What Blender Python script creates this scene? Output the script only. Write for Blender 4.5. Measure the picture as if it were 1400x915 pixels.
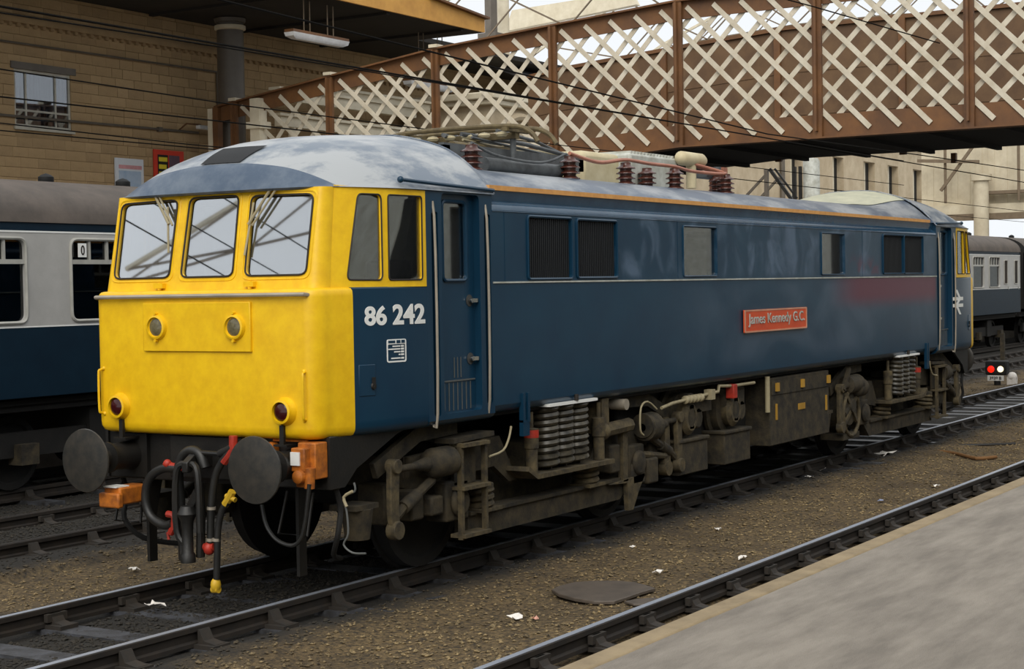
import bpy, bmesh, math, random
from mathutils import Vector, Matrix
random.seed(7)
PI = math.pi

# ------------------------------------------------------------------ clear
for o in list(bpy.data.objects): bpy.data.objects.remove(o)
SC = bpy.context.scene
COL = SC.collection

# ------------------------------------------------------------------ camera (solved from the rails, wheels and body lines)
FPX = 2264.1
CAM = Vector((-10.0156, -8.8946, 2.3899))
YAW, PITCH, ROLL = 0.5518, -0.0296, -0.0174
def cam_axes():
    f = Vector((math.cos(YAW)*math.cos(PITCH), math.sin(YAW)*math.cos(PITCH), math.sin(PITCH)))
    r = Vector((math.sin(YAW), -math.cos(YAW), 0)); u = r.cross(f)
    return math.cos(ROLL)*r+math.sin(ROLL)*u, -math.sin(ROLL)*r+math.cos(ROLL)*u, f
CR, CU, CF = cam_axes()
cd = bpy.data.cameras.new('camera'); cam = bpy.data.objects.new('camera', cd); COL.objects.link(cam)
cd.sensor_width = 36; cd.lens = 36*FPX/1400; cd.clip_end = 500
cam.matrix_world = Matrix(((CR.x, CU.x, -CF.x, CAM.x), (CR.y, CU.y, -CF.y, CAM.y), (CR.z, CU.z, -CF.z, CAM.z), (0, 0, 0, 1)))
SC.camera = cam

def pray(px, py): return CF + CR*((px-700)/FPX) + CU*((457.5-py)/FPX)
def onx(px, py, x): d = pray(px, py); return CAM + d*((x-CAM.x)/d.x)      # where a pixel's ray meets the plane x / y / z
def ony(px, py, y): d = pray(px, py); return CAM + d*((y-CAM.y)/d.y)
def onz(px, py, z): d = pray(px, py); return CAM + d*((z-CAM.z)/d.z)

# ------------------------------------------------------------------ light
SKY = 1.0
world = bpy.data.worlds.new('overcast_sky'); SC.world = world; world.use_nodes = True
bg = world.node_tree.nodes['Background']
bg.inputs['Color'].default_value = (0.93, 0.965, 1.0, 1); bg.inputs['Strength'].default_value = SKY
sd = bpy.data.lights.new('hazy_sun', 'SUN'); sd.energy = 2.1; sd.angle = math.radians(50); sd.color = (1.0, 0.95, 0.86)
sun = bpy.data.objects.new('hazy_sun', sd); COL.objects.link(sun)
sun.rotation_euler = Vector((1.0, 0.42, -1.0)).to_track_quat('-Z', 'Y').to_euler()
SC.view_settings.view_transform = 'Standard'; SC.view_settings.look = 'None'
SC.view_settings.exposure = 0.0; SC.view_settings.gamma = 1.0; SC.view_settings.use_curve_mapping = False

# ------------------------------------------------------------------ materials
def lin(c):
    return tuple(((v/255)/12.92 if v/255 <= 0.04045 else ((v/255+0.055)/1.055)**2.4) for v in c)
MATS = {}
def mat(name, rgb, rough=0.6, metal=0.0, var=0.12, scale=4.0, rgb2=None, spots=0.0, bump=0.0, bscale=60.0, emit=0.0, spec=0.5, stretch=(1, 1, 1), coat=0.0, thresh=(0.35, 0.65)):
    """painted or worn surface: base colour, a second colour in noise patches, fine relief"""
    m = bpy.data.materials.new(name); m.use_nodes = True; nt = m.node_tree; N = nt.nodes; L = nt.links
    b = N['Principled BSDF']; b.inputs['Roughness'].default_value = rough; b.inputs['Metallic'].default_value = metal
    b.inputs['Specular IOR Level'].default_value = spec
    b.inputs['Coat Weight'].default_value = coat; b.inputs['Coat Roughness'].default_value = 0.12
    c1 = lin(rgb); c2 = lin(rgb2) if rgb2 else tuple(v*(1-var*2) for v in c1)
    tc = N.new('ShaderNodeTexCoord'); mp = N.new('ShaderNodeMapping'); mp.inputs['Scale'].default_value = stretch
    L.new(tc.outputs['Object'], mp.inputs['Vector'])
    nz = N.new('ShaderNodeTexNoise'); nz.inputs['Scale'].default_value = scale; nz.inputs['Detail'].default_value = 8; nz.inputs['Roughness'].default_value = 0.65
    L.new(mp.outputs['Vector'], nz.inputs['Vector'])
    rp = N.new('ShaderNodeValToRGB'); e = rp.color_ramp.elements
    e[0].position = thresh[0]; e[1].position = thresh[1]; e[0].color = (*c1, 1); e[1].color = (*c2, 1)
    L.new(nz.outputs['Fac'], rp.inputs['Fac']); L.new(rp.outputs['Color'], b.inputs['Base Color'])
    if bump:
        n2 = N.new('ShaderNodeTexNoise'); n2.inputs['Scale'].default_value = bscale; n2.inputs['Detail'].default_value = 6
        L.new(mp.outputs['Vector'], n2.inputs['Vector'])
        bp = N.new('ShaderNodeBump'); bp.inputs['Strength'].default_value = bump; bp.inputs['Distance'].default_value = 0.02
        L.new(n2.outputs['Fac'], bp.inputs['Height']); L.new(bp.outputs['Normal'], b.inputs['Normal'])
    if emit:
        b.inputs['Emission Color'].default_value = (*c1, 1); b.inputs['Emission Strength'].default_value = emit
    MATS[name] = m; return m

def glass(name, tint, refl, rough=0.02):
    m = bpy.data.materials.new(name); m.use_nodes = True; nt = m.node_tree; N = nt.nodes; L = nt.links
    N.remove(N['Principled BSDF']); out = N['Material Output']
    t = N.new('ShaderNodeBsdfTransparent'); t.inputs['Color'].default_value = (*tint, 1)
    g = N.new('ShaderNodeBsdfGlossy'); g.inputs['Roughness'].default_value = rough; g.inputs['Color'].default_value = (0.95, 0.97, 1, 1)
    lw = N.new('ShaderNodeLayerWeight'); lw.inputs['Blend'].default_value = 0.25
    ma = N.new('ShaderNodeMath'); ma.operation = 'MULTIPLY_ADD'; ma.inputs[1].default_value = 0.6; ma.inputs[2].default_value = refl
    L.new(lw.outputs['Fresnel'], ma.inputs[0]); ma.use_clamp = True
    mx = N.new('ShaderNodeMixShader'); L.new(ma.outputs[0], mx.inputs[0]); L.new(t.outputs[0], mx.inputs[1]); L.new(g.outputs[0], mx.inputs[2])
    L.new(mx.outputs[0], out.inputs['Surface']); MATS[name] = m; return m

mat('yellow', (243, 197, 16), 0.42, var=0.05, scale=9, rgb2=(230, 180, 10), bump=0.03, bscale=120)
mat('rail_blue', (16, 50, 73), 0.3, rgb2=(20, 56, 78), scale=2.5, bump=0.02, bscale=12, spec=0.4)
mat('blue_gloss', (22, 58, 84), 0.16, rgb2=(40, 74, 98), scale=3.0, bump=0.12, bscale=5)
mat('roof_grey', (74, 87, 104), 0.34, rgb2=(146, 150, 154), scale=1.6, thresh=(0.44, 0.60), bump=0.05, bscale=18, stretch=(0.7, 1.6, 1))
mat('roof_pale', (100, 112, 126), 0.32, rgb2=(162, 165, 167), scale=1.5, thresh=(0.40, 0.54), bump=0.04, bscale=14, stretch=(0.9, 1.3, 2))  # chalked dome top; its brightness from facing the sky is also painted in
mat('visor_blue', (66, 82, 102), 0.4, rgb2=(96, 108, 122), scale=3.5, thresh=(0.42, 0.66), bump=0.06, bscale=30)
mat('roof_cream', (186, 184, 160), 0.7, rgb2=(165, 165, 145))
mat('orange_stripe', (222, 162, 88), 0.5, rgb2=(204, 144, 78), scale=14)
mat('gasket', (40, 34, 28), 0.7)
mat('grey_gasket', (92, 94, 92), 0.6)
mat('black_iron', (20, 20, 19), 0.5, rgb2=(32, 29, 25), scale=6, bump=0.1, bscale=40)
mat('buffer_steel', (52, 52, 50), 0.38, metal=0.3, rgb2=(70, 66, 60), scale=12)
mat('under_dirt', (68, 59, 41), 0.85, rgb2=(30, 27, 21), scale=7, bump=0.2, bscale=40)
mat('under_pale', (94, 82, 56), 0.8, rgb2=(46, 40, 30), scale=9, bump=0.15)
mat('under_dark', (26, 24, 21), 0.8, rgb2=(17, 16, 15), scale=8, bump=0.15)
mat('spring_steel', (80, 74, 60), 0.4, rgb2=(36, 34, 30), scale=12)
mat('tyre_steel', (96, 90, 80), 0.35, metal=0.8)
mat('chrome', (215, 215, 210), 0.22, metal=1.0)
mat('handrail_steel', (178, 168, 152), 0.38, metal=0.35)
mat('white_paint', (236, 236, 232), 0.5, var=0.02)
mat('pipe_pale', (168, 156, 124), 0.6)
mat('red_paint', (184, 52, 34), 0.5, rgb2=(140, 40, 28), scale=12)
mat('plate_red', (214, 84, 40), 0.45, rgb2=(200, 72, 34))
mat('plate_rim', (214, 150, 120), 0.4)
mat('orange_box', (196, 112, 28), 0.6, rgb2=(136, 74, 24), scale=14)
mat('brass_yellow', (214, 172, 40), 0.5)
mat('hose_rubber', (26, 26, 26), 0.45, rgb2=(40, 39, 36), scale=10)
mat('porcelain', (88, 50, 40), 0.22, rgb2=(66, 36, 30), scale=8)
mat('copper', (190, 128, 104), 0.45, metal=0.3, rgb2=(160, 104, 84))
mat('pan_grey', (92, 96, 98), 0.55, rgb2=(66, 68, 70), scale=8)
mat('pan_brown', (112, 98, 66), 0.7, rgb2=(80, 68, 46), scale=12)
mat('equipment_cream', (206, 194, 160), 0.6, rgb2=(186, 172, 136))
mat('equipment_grey', (196, 198, 190), 0.5, rgb2=(160, 160, 148), scale=5)
mat('grille_dark', (10, 12, 14), 0.7)
mat('grille_slat', (22, 26, 30), 0.6)
mat('cab_wall', (196, 194, 176), 0.8)
mat('cab_dark', (66, 66, 64), 0.8)
mat('engine_room', (214, 206, 172), 0.8, rgb2=(176, 164, 128), scale=3)
mat('lens', (120, 112, 84), 0.15, rgb2=(84, 78, 58), scale=30)
mat('red_lens', (62, 20, 22), 0.12)
mat('clip_yellow', (186, 142, 52), 0.5)
mat('rail_rust', (32, 28, 25), 0.75, rgb2=(46, 38, 30), scale=8)
mat('rail_head', (186, 192, 204), 0.42, metal=0.6, var=0.05)
mat('sleeper_wood', (84, 86, 92), 0.4, rgb2=(40, 38, 36), scale=5, bump=0.25, bscale=30)
mat('chair_iron', (38, 35, 31), 0.8, rgb2=(52, 44, 36), scale=10)
mat('tarmac', (152, 143, 131), 0.85, rgb2=(122, 114, 104), scale=3.0, stretch=(0.5, 2.2, 1), bump=0.6, bscale=110)
mat('coping', (150, 132, 102), 0.85, rgb2=(126, 110, 84), scale=5, bump=0.2)
mat('platform_face', (40, 36, 32), 0.9)
mat('iron_plate', (92, 82, 72), 0.6, rgb2=(76, 68, 60), scale=6, bump=0.08)
mat('litter_white', (246, 242, 236), 0.8, rgb2=(222, 214, 204), scale=12)
mat('litter_pink', (214, 160, 140), 0.8)
mat('litter_blue', (150, 160, 190), 0.8)
mat('rope_tan', (120, 84, 46), 0.8)
mat('signal_black', (26, 26, 26), 0.6)
mat('signal_red', (225, 30, 10), 0.3, emit=1.2)
mat('signal_white', (255, 236, 190), 0.3, emit=1.6)
mat('bridge_brown', (118, 79, 43), 0.6, rgb2=(94, 63, 38), scale=2.2)
mat('board_brown', (112, 85, 58), 0.75, rgb2=(92, 68, 47), scale=2.0)
mat('lattice_cream', (214, 205, 186), 0.6, rgb2=(190, 179, 157), scale=3)
mat('deck_black', (12, 12, 14), 0.9)
mat('stone_tan', (180, 152, 112), 0.9, rgb2=(160, 134, 98), scale=1.4, bump=0.3, bscale=20)
mat('stone_tan_pale', (186, 158, 118), 0.9, rgb2=(168, 141, 104), scale=2.0, bump=0.3, bscale=20)
mat('stone_tan_dark', (172, 145, 107), 0.9, rgb2=(152, 127, 93), scale=2.0, bump=0.3, bscale=20)
mat('mortar', (168, 142, 105), 0.95)
mat('pale_stone', (204, 188, 160), 0.9, rgb2=(180, 162, 134), scale=1.1, bump=0.2, bscale=14)
mat('dark_canopy', (44, 40, 36), 0.9, rgb2=(34, 31, 28), scale=1.0)
mat('ochre', (214, 158, 72), 0.6, rgb2=(190, 136, 58), scale=2)
mat('column_grey', (104, 96, 86), 0.5, rgb2=(88, 81, 72), scale=2)
mat('cream_paint', (226, 216, 192), 0.6, rgb2=(204, 192, 166), scale=2)
mat('truss_cream', (214, 204, 180), 0.6)
mat('truss_brown', (120, 104, 84), 0.7)
mat('slate', (112, 112, 118), 0.7, rgb2=(96, 96, 102))
mat('coach_grey', (176, 174, 170), 0.4, rgb2=(164, 162, 158), scale=3)
mat('coach_blue', (6, 29, 44), 0.5, rgb2=(10, 35, 50), scale=3, spec=0.2)
mat('coach_roof', (96, 86, 78), 0.7, rgb2=(74, 67, 61), scale=2.2, bump=0.06, bscale=10)
mat('coach_frame', (178, 176, 168), 0.4)
mat('coach_inside', (54, 44, 34), 0.9, rgb2=(34, 28, 24), scale=1.3)
mat('poster_white', (214, 218, 224), 0.6, var=0.02)
mat('poster_blue', (140, 168, 200), 0.6, rgb2=(186, 200, 216), scale=2)
mat('poster_pink', (220, 160, 164), 0.6)
mat('poster_green', (150, 148, 60), 0.6, rgb2=(120, 124, 60), scale=6)
mat('poster_red', (212, 62, 42), 0.6, var=0.03)
mat('poster_black', (30, 26, 28), 0.6)
mat('poster_yellow', (228, 206, 50), 0.6, var=0.03)
mat('poster_purple', (104, 82, 96), 0.6)
mat('window_steel', (190, 186, 172), 0.5)
mat('curtain', (96, 104, 108), 0.9, rgb2=(150, 156, 160), scale=3, stretch=(6, 6, 0.4))
mat('lamp_white', (226, 226, 226), 0.5)
mat('wire_dark', (22, 20, 18), 0.9, spec=0.1)
mat('screen_sheet', (208, 198, 174), 0.75, rgb2=(184, 172, 148), scale=1.0)
glass('screen_glass', (0.55, 0.58, 0.58), 0.42)
glass('side_glass', (0.88, 0.88, 0.84), 0.26)
glass('coach_glass', (0.34, 0.34, 0.34), 0.05)
glass('station_glass', (0.6, 0.64, 0.68), 0.12)

def body_side_material():
    """worn blue with chalky smears along the side and a maroon cleaning patch near the far cab"""
    m = mat('side_blue', (15, 50, 73), 0.3, rgb2=(20, 58, 80), scale=2.0, bump=0.015, bscale=9, spec=0.4)
    nt = m.node_tree; N = nt.nodes; L = nt.links; b = N['Principled BSDF']; base = b.inputs['Base Color'].links[0].from_socket
    tc = N.new('ShaderNodeTexCoord'); sp = N.new('ShaderNodeSeparateXYZ'); L.new(tc.outputs['Object'], sp.inputs[0])
    def smooth(sock, a, c, inv=False):
        r = N.new('ShaderNodeMapRange'); r.interpolation_type = 'SMOOTHSTEP'
        r.inputs['From Min'].default_value = a; r.inputs['From Max'].default_value = c
        if inv: r.inputs['To Min'].default_value = 1; r.inputs['To Max'].default_value = 0
        L.new(sock, r.inputs['Value']); return r.outputs[0]
    def mul(*s):
        o = s[0]
        for t in s[1:]:
            n = N.new('ShaderNodeMath'); n.operation = 'MULTIPLY'; L.new(o, n.inputs[0]); L.new(t, n.inputs[1]); o = n.outputs[0]
        return o
    def noise(scale, st, lo, hi, off=0):
        mp = N.new('ShaderNodeMapping'); mp.inputs['Scale'].default_value = st; mp.inputs['Location'].default_value = (off, off, off); L.new(tc.outputs['Object'], mp.inputs['Vector'])
        n = N.new('ShaderNodeTexNoise'); n.inputs['Scale'].default_value = scale; n.inputs['Detail'].default_value = 5; n.inputs['Distortion'].default_value = 0.8
        L.new(mp.outputs['Vector'], n.inputs['Vector']); return smooth(n.outputs['Fac'], lo, hi)
    def mixin(prev, col, fac, k):
        s = N.new('ShaderNodeMath'); s.operation = 'MULTIPLY'; s.inputs[1].default_value = k; L.new(fac, s.inputs[0])
        mx = N.new('ShaderNodeMix'); mx.data_type = 'RGBA'; L.new(s.outputs[0], mx.inputs[0]); L.new(prev, mx.inputs[6]); mx.inputs[7].default_value = (*lin(col), 1); return mx.outputs[2]
    x, z = sp.outputs['X'], sp.outputs['Z']
    c = mixin(base, (104, 124, 148), mul(smooth(x, 3.9, 4.6), smooth(x, 13, 15, True), smooth(z, 2.40, 2.5), noise(1.4, (1.6, 1, 1.3), 0.46, 0.72)), 0.55)
    c = mixin(c, (72, 90, 108), mul(smooth(x, 4.5, 7.5), smooth(z, 1.35, 1.6), smooth(z, 2.3, 2.42, True), noise(0.8, (0.8, 1, 1.2), 0.38, 0.7, 5)), 0.6)
    c = mixin(c, (96, 28, 50), mul(smooth(x, 9.8, 11.2), smooth(x, 14.3, 14.45, True), smooth(z, 1.95, 2.2), smooth(z, 2.40, 2.43, True)), 0.85)
    c = mixin(c, (86, 32, 56), mul(smooth(x, 10.6, 10.9), smooth(x, 11.7, 12.0, True), smooth(z, 2.42, 2.5), smooth(z, 2.55, 2.75, True), noise(3, (1, 1, 1), 0.42, 0.6, 9)), 0.7)
    L.new(c, b.inputs['Base Color'])
body_side_material()

def ground_material(nm, *a, **k):
    m = mat(nm, *a, **k)
    nt = m.node_tree; N = nt.nodes; L = nt.links; b = N['Principled BSDF']; base = b.inputs['Base Color'].links[0].from_socket
    tc = N.new('ShaderNodeTexCoord'); sp = N.new('ShaderNodeSeparateXYZ'); L.new(tc.outputs['Object'], sp.inputs[0])
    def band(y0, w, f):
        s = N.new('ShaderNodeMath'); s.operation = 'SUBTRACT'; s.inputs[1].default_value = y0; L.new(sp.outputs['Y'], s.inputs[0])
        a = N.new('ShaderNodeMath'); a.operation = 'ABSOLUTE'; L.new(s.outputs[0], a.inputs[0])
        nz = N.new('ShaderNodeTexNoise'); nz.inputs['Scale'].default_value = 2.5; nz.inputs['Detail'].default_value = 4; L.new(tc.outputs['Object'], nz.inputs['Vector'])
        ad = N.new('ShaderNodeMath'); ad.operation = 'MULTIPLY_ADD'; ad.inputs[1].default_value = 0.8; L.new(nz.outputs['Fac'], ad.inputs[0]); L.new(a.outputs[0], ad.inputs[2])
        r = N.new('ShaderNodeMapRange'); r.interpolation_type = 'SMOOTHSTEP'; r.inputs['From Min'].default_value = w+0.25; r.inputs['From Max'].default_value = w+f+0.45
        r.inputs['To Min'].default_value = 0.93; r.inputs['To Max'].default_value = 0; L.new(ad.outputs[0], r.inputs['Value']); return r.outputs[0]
    nb_ = N.new('ShaderNodeTexNoise'); nb_.inputs['Scale'].default_value = 1.1; nb_.inputs['Detail'].default_value = 6; L.new(tc.outputs['Object'], nb_.inputs['Vector'])
    rb_ = N.new('ShaderNodeMapRange'); rb_.inputs['From Min'].default_value = 0.46; rb_.inputs['From Max'].default_value = 0.68; rb_.inputs['To Max'].default_value = 0.6; L.new(nb_.outputs['Fac'], rb_.inputs['Value'])
    mb_ = N.new('ShaderNodeMix'); mb_.data_type = 'RGBA'; L.new(rb_.outputs[0], mb_.inputs[0]); L.new(base, mb_.inputs[6]); mb_.inputs[7].default_value = (*lin((60, 48, 32)), 1)
    prev = mb_.outputs[2]
    for y0, bw in ((0.0, 1.12), (4.3, 1.3), (7.7, 1.6), (-4.5, 0.62)):                      # oil-black ballast in each track; shade beside the locomotive painted in too
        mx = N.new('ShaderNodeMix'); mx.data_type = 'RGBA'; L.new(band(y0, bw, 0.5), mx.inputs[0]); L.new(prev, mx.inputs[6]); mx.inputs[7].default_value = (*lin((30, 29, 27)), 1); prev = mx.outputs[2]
    L.new(prev, b.inputs['Base Color'])
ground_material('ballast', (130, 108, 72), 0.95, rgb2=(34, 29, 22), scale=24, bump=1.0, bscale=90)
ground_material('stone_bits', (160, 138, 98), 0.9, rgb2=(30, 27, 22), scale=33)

# ------------------------------------------------------------------ mesh helpers
class MB:
    """collects faces for ONE mesh; sx, ox, sy mirror what is added"""
    def __init__(s, sx=1, ox=0, sy=1, warp=None): s.v = []; s.f = []; s.sx, s.ox, s.sy = sx, ox, sy; s.warp = warp
    def pts(s, P):
        if s.warp: P = [s.warp(p) for p in P]
        b = len(s.v); s.v += [(s.sx*p[0]+s.ox, s.sy*p[1], p[2]) for p in P]; return b
    def face(s, f): s.f.append(tuple(reversed(f)) if s.sx*s.sy < 0 else tuple(f))
    def box(s, x0, x1, y0, y1, z0, z1):
        x0, x1 = min(x0, x1), max(x0, x1); y0, y1 = min(y0, y1), max(y0, y1); z0, z1 = min(z0, z1), max(z0, z1)
        b = s.pts([(x, y, z) for z in (z0, z1) for y in (y0, y1) for x in (x0, x1)])
        for q in ((0, 2, 3, 1), (4, 5, 7, 6), (0, 1, 5, 4), (2, 6, 7, 3), (0, 4, 6, 2), (1, 3, 7, 5)): s.face([b+i for i in q])
        return s
    def bar(s, p0, p1, w, h, up=(0, 0, 1)):
        p0, p1 = Vector(p0), Vector(p1); d = (p1-p0).normalized(); u = Vector(up)
        if abs(d.dot(u)) > 0.98: u = Vector((1, 0, 0))
        a = d.cross(u).normalized()*(w/2); c = a.cross(d).normalized()*(h/2)
        b = s.pts([p0-a-c, p0+a-c, p0+a+c, p0-a+c, p1-a-c, p1+a-c, p1+a+c, p1-a+c])
        for q in ((0, 3, 2, 1), (4, 5, 6, 7), (0, 1, 5, 4), (1, 2, 6, 5), (2, 3, 7, 6), (3, 0, 4, 7)): s.face([b+i for i in q][::-1])
        return s
    def lathe(s, p0, axis, prof, n=20):
        """prof: (distance along axis, radius)"""
        p0 = Vector(p0); ax = Vector(axis).normalized(); t = Vector((0, 0, 1)) if abs(ax.z) < 0.9 else Vector((1, 0, 0))
        a = ax.cross(t).normalized(); c = ax.cross(a)
        rings = []
        for d, r in prof:
            o = p0+ax*d
            if r < 1e-5: rings.append((s.pts([o]), 1))
            else: rings.append((s.pts([o+a*(r*math.cos(2*PI*i/n))+c*(r*math.sin(2*PI*i/n)) for i in range(n)]), n))
        for (b0, n0), (b1, n1) in zip(rings, rings[1:]):
            for i in range(n):
                j = (i+1) % n
                if n0 == 1 and n1 == 1: continue
                if n0 == 1: s.face((b0, b1+j, b1+i))
                elif n1 == 1: s.face((b0+i, b0+j, b1))
                else: s.face((b0+i, b0+j, b1+j, b1+i))
        if rings[0][1] > 1: s.face([rings[0][0]+i for i in range(n)][::-1])
        if rings[-1][1] > 1: s.face([rings[-1][0]+i for i in range(n)])
        return s
    def cyl(s, p0, p1, r, r2=None, n=14):
        p0, p1 = Vector(p0), Vector(p1); return s.lathe(p0, p1-p0, [(0, r), ((p1-p0).length, r if r2 is None else r2)], n)
    def tube(s, P, r, n=8, smooth=0, closed=False):
        P = [Vector(p) for p in P]
        if smooth:
            Q = []; m = len(P)
            for i in range(m if closed else m-1):
                p0, p1, p2, p3 = (P[(i-1) % m], P[i], P[(i+1) % m], P[(i+2) % m]) if closed else (P[max(i-1, 0)], P[i], P[i+1], P[min(i+2, m-1)])
                for k in range(smooth):
                    t = k/smooth; Q.append(0.5*((2*p1)+(p2-p0)*t+(2*p0-5*p1+4*p2-p3)*t*t+(3*p1-p0-3*p2+p3)*t**3))
            if not closed: Q.append(P[-1])
            P = Q
        m = len(P); rings = []; nrm = None
        for i in range(m):
            d = (P[(i+1) % m]-P[i-1]) if closed else (P[min(i+1, m-1)]-P[max(i-1, 0)])
            d.normalize()
            if nrm is None:
                nrm = d.cross(Vector((0, 0, 1)))
                if nrm.length < 1e-3: nrm = d.cross(Vector((1, 0, 0)))
            nrm = (nrm-d*nrm.dot(d)).normalized(); bn = d.cross(nrm)
            rr = r[i] if isinstance(r, (list, tuple)) else r
            rings.append(s.pts([P[i]+nrm*(rr*math.cos(2*PI*k/n))+bn*(rr*math.sin(2*PI*k/n)) for k in range(n)]))
        for i in range(m if closed else m-1):
            a, b = rings[i], rings[(i+1) % m]
            for k in range(n): s.face((a+k, a+(k+1) % n, b+(k+1) % n, b+k))
        if not closed: s.face([rings[0]+k for k in range(n)][::-1]); s.face([rings[-1]+k for k in range(n)])
        return s
    def grid(s, rows, flip=False):
        n = len(rows[0]); bs = [s.pts(r) for r in rows]
        for a, b in zip(bs, bs[1:]):
            for i in range(n-1):
                q = (a+i, a+i+1, b+i+1, b+i); s.face(q[::-1] if flip else q)
        return s
    def loft(s, rings, cap=True):
        n = len(rings[0]); bs = [s.pts(r) for r in rings]
        for a, b in zip(bs, bs[1:]):
            for i in range(n): s.face((a+i, a+(i+1) % n, b+(i+1) % n, b+i))
        if cap: s.face([bs[0]+i for i in range(n)][::-1]); s.face([bs[-1]+i for i in range(n)])
        return s
    def prism(s, P, off):
        off = Vector(off); P = [Vector(p) for p in P]; return s.loft([P, [p+off for p in P]])
    def panel(s, outer, holes, fmap, th):
        """flat sheet with holes: outer and holes are (u, v) loops, fmap(u, v, w) places them, th is the thickness inwards"""
        bm = bmesh.new(); edges = []
        for lp in [outer]+holes:
            vs = [bm.verts.new((u, v, 0)) for u, v in lp]
            edges += [bm.edges.new((vs[i], vs[(i+1) % len(vs)])) for i in range(len(vs))]
        bmesh.ops.triangle_fill(bm, edges=edges, use_beauty=True, use_dissolve=False)
        bm.verts.index_update(); bm.normal_update()
        co = [(v.co.x, v.co.y) for v in bm.verts]
        tris = []
        for f in bm.faces:
            idx = [v.index for v in f.verts]
            tris.append(idx if f.normal.z > 0 else idx[::-1])
        bm.free()
        a = s.pts([fmap(u, v, 0) for u, v in co]); b = s.pts([fmap(u, v, th) for u, v in co])
        for t in tris: s.face([a+i for i in t]); s.face([b+i for i in t[::-1]])
        k = 0
        for lp in [outer]+holes:
            n = len(lp)
            for i in range(n): s.face((a+k+i, b+k+i, b+k+(i+1) % n, a+k+(i+1) % n))
            k += n
        return s
    def ball(s, c, rx, ry=None, rz=None, n=12):
        ry = ry or rx; rz = rz or rx; m = n//2; c = Vector(c)
        rows = [[c+Vector((rx*math.sin(PI*j/m)*math.cos(2*PI*i/n), ry*math.sin(PI*j/m)*math.sin(2*PI*i/n), -rz*math.cos(PI*j/m))) for i in range(n+1)] for j in range(m+1)]
        return s.grid(rows)

def rrect(u0, u1, v0, v1, r, n=4): return rpoly([(u0, v0), (u1, v0), (u1, v1), (u0, v1)], r, n)
def rpoly(P, r, n=4):
    """polygon with rounded corners"""
    out = []; m = len(P)
    for i in range(m):
        p, a, b = Vector(P[i]), Vector(P[i-1]), Vector(P[(i+1) % m])
        da, db = (a-p), (b-p); k = min(r, da.length*0.45, db.length*0.45); da.normalize(); db.normalize()
        A, B = p+da*k, p+db*k
        for j in range(n+1):
            t = j/n; q = A*(1-t)**2+p*(2*t*(1-t))+B*t*t; out.append((q.x, q.y))
    return out

WLOC = {}
def mesh_of(mb, name, smooth=True, angle=38):
    me = bpy.data.meshes.new(name); me.from_pydata(mb.v, [], mb.f); me.validate(); me.update()
    if smooth:
        me.polygons.foreach_set('use_smooth', [True]*len(me.polygons)); me.set_sharp_from_angle(angle=math.radians(angle))
    return me
def put(name, me, m, parent=None, loc=(0, 0, 0), **props):
    o = bpy.data.objects.new(name, me); COL.objects.link(o)
    if m is not None and me is not None and not me.materials: me.materials.append(MATS[m])
    loc = Vector(loc); WLOC[o.name] = loc
    if parent is not None: o.parent = parent; o.location = loc-WLOC[parent.name]
    else: o.location = loc
    for k, v in props.items(): o[k] = v
    return o
def part(name, mb, m, parent=None, bev=0, smooth=True, angle=38, **props):
    o = put(name, mesh_of(mb, name, smooth, angle), m, parent, **props)
    if bev:
        b = o.modifiers.new('bevel', 'BEVEL'); b.width = bev; b.segments = 2; b.limit_method = 'ANGLE'; b.angle_limit = math.radians(35)
    return o
def thing(name, label, cat, loc=(0, 0, 0), group=None, kind=None):
    o = bpy.data.objects.new(name, None); COL.objects.link(o); o.location = loc; WLOC[o.name] = Vector(loc); o.empty_display_size = 0.2
    if label: o['label'] = label
    if cat: o['category'] = cat
    if group: o['group'] = group
    if kind: o['kind'] = kind
    return o
def single(name, mb, m, label, cat, group=None, bev=0, **kw):
    o = part(name, mb, m, None, bev, **kw); o['label'] = label; o['category'] = cat
    if group: o['group'] = group
    return o
def struct(name, mb, m, parent=None, **kw):
    o = part(name, mb, m, parent, **kw)
    if parent is None: o['kind'] = 'structure'
    return o
def text_mesh(body, size, width=1.0, bold=0.0, ext=0.002, align='LEFT'):
    cu = bpy.data.curves.new('lettering', 'FONT'); cu.body = body; cu.size = size; cu.extrude = ext; cu.offset = bold; cu.align_x = align
    ob = bpy.data.objects.new('lettering', cu); COL.objects.link(ob)
    dg = bpy.context.evaluated_depsgraph_get(); me = bpy.data.meshes.new_from_object(ob.evaluated_get(dg))
    bpy.data.objects.remove(ob); bpy.data.curves.remove(cu)
    for v in me.vertices: v.co.x *= width
    me.materials.clear(); return me
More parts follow.
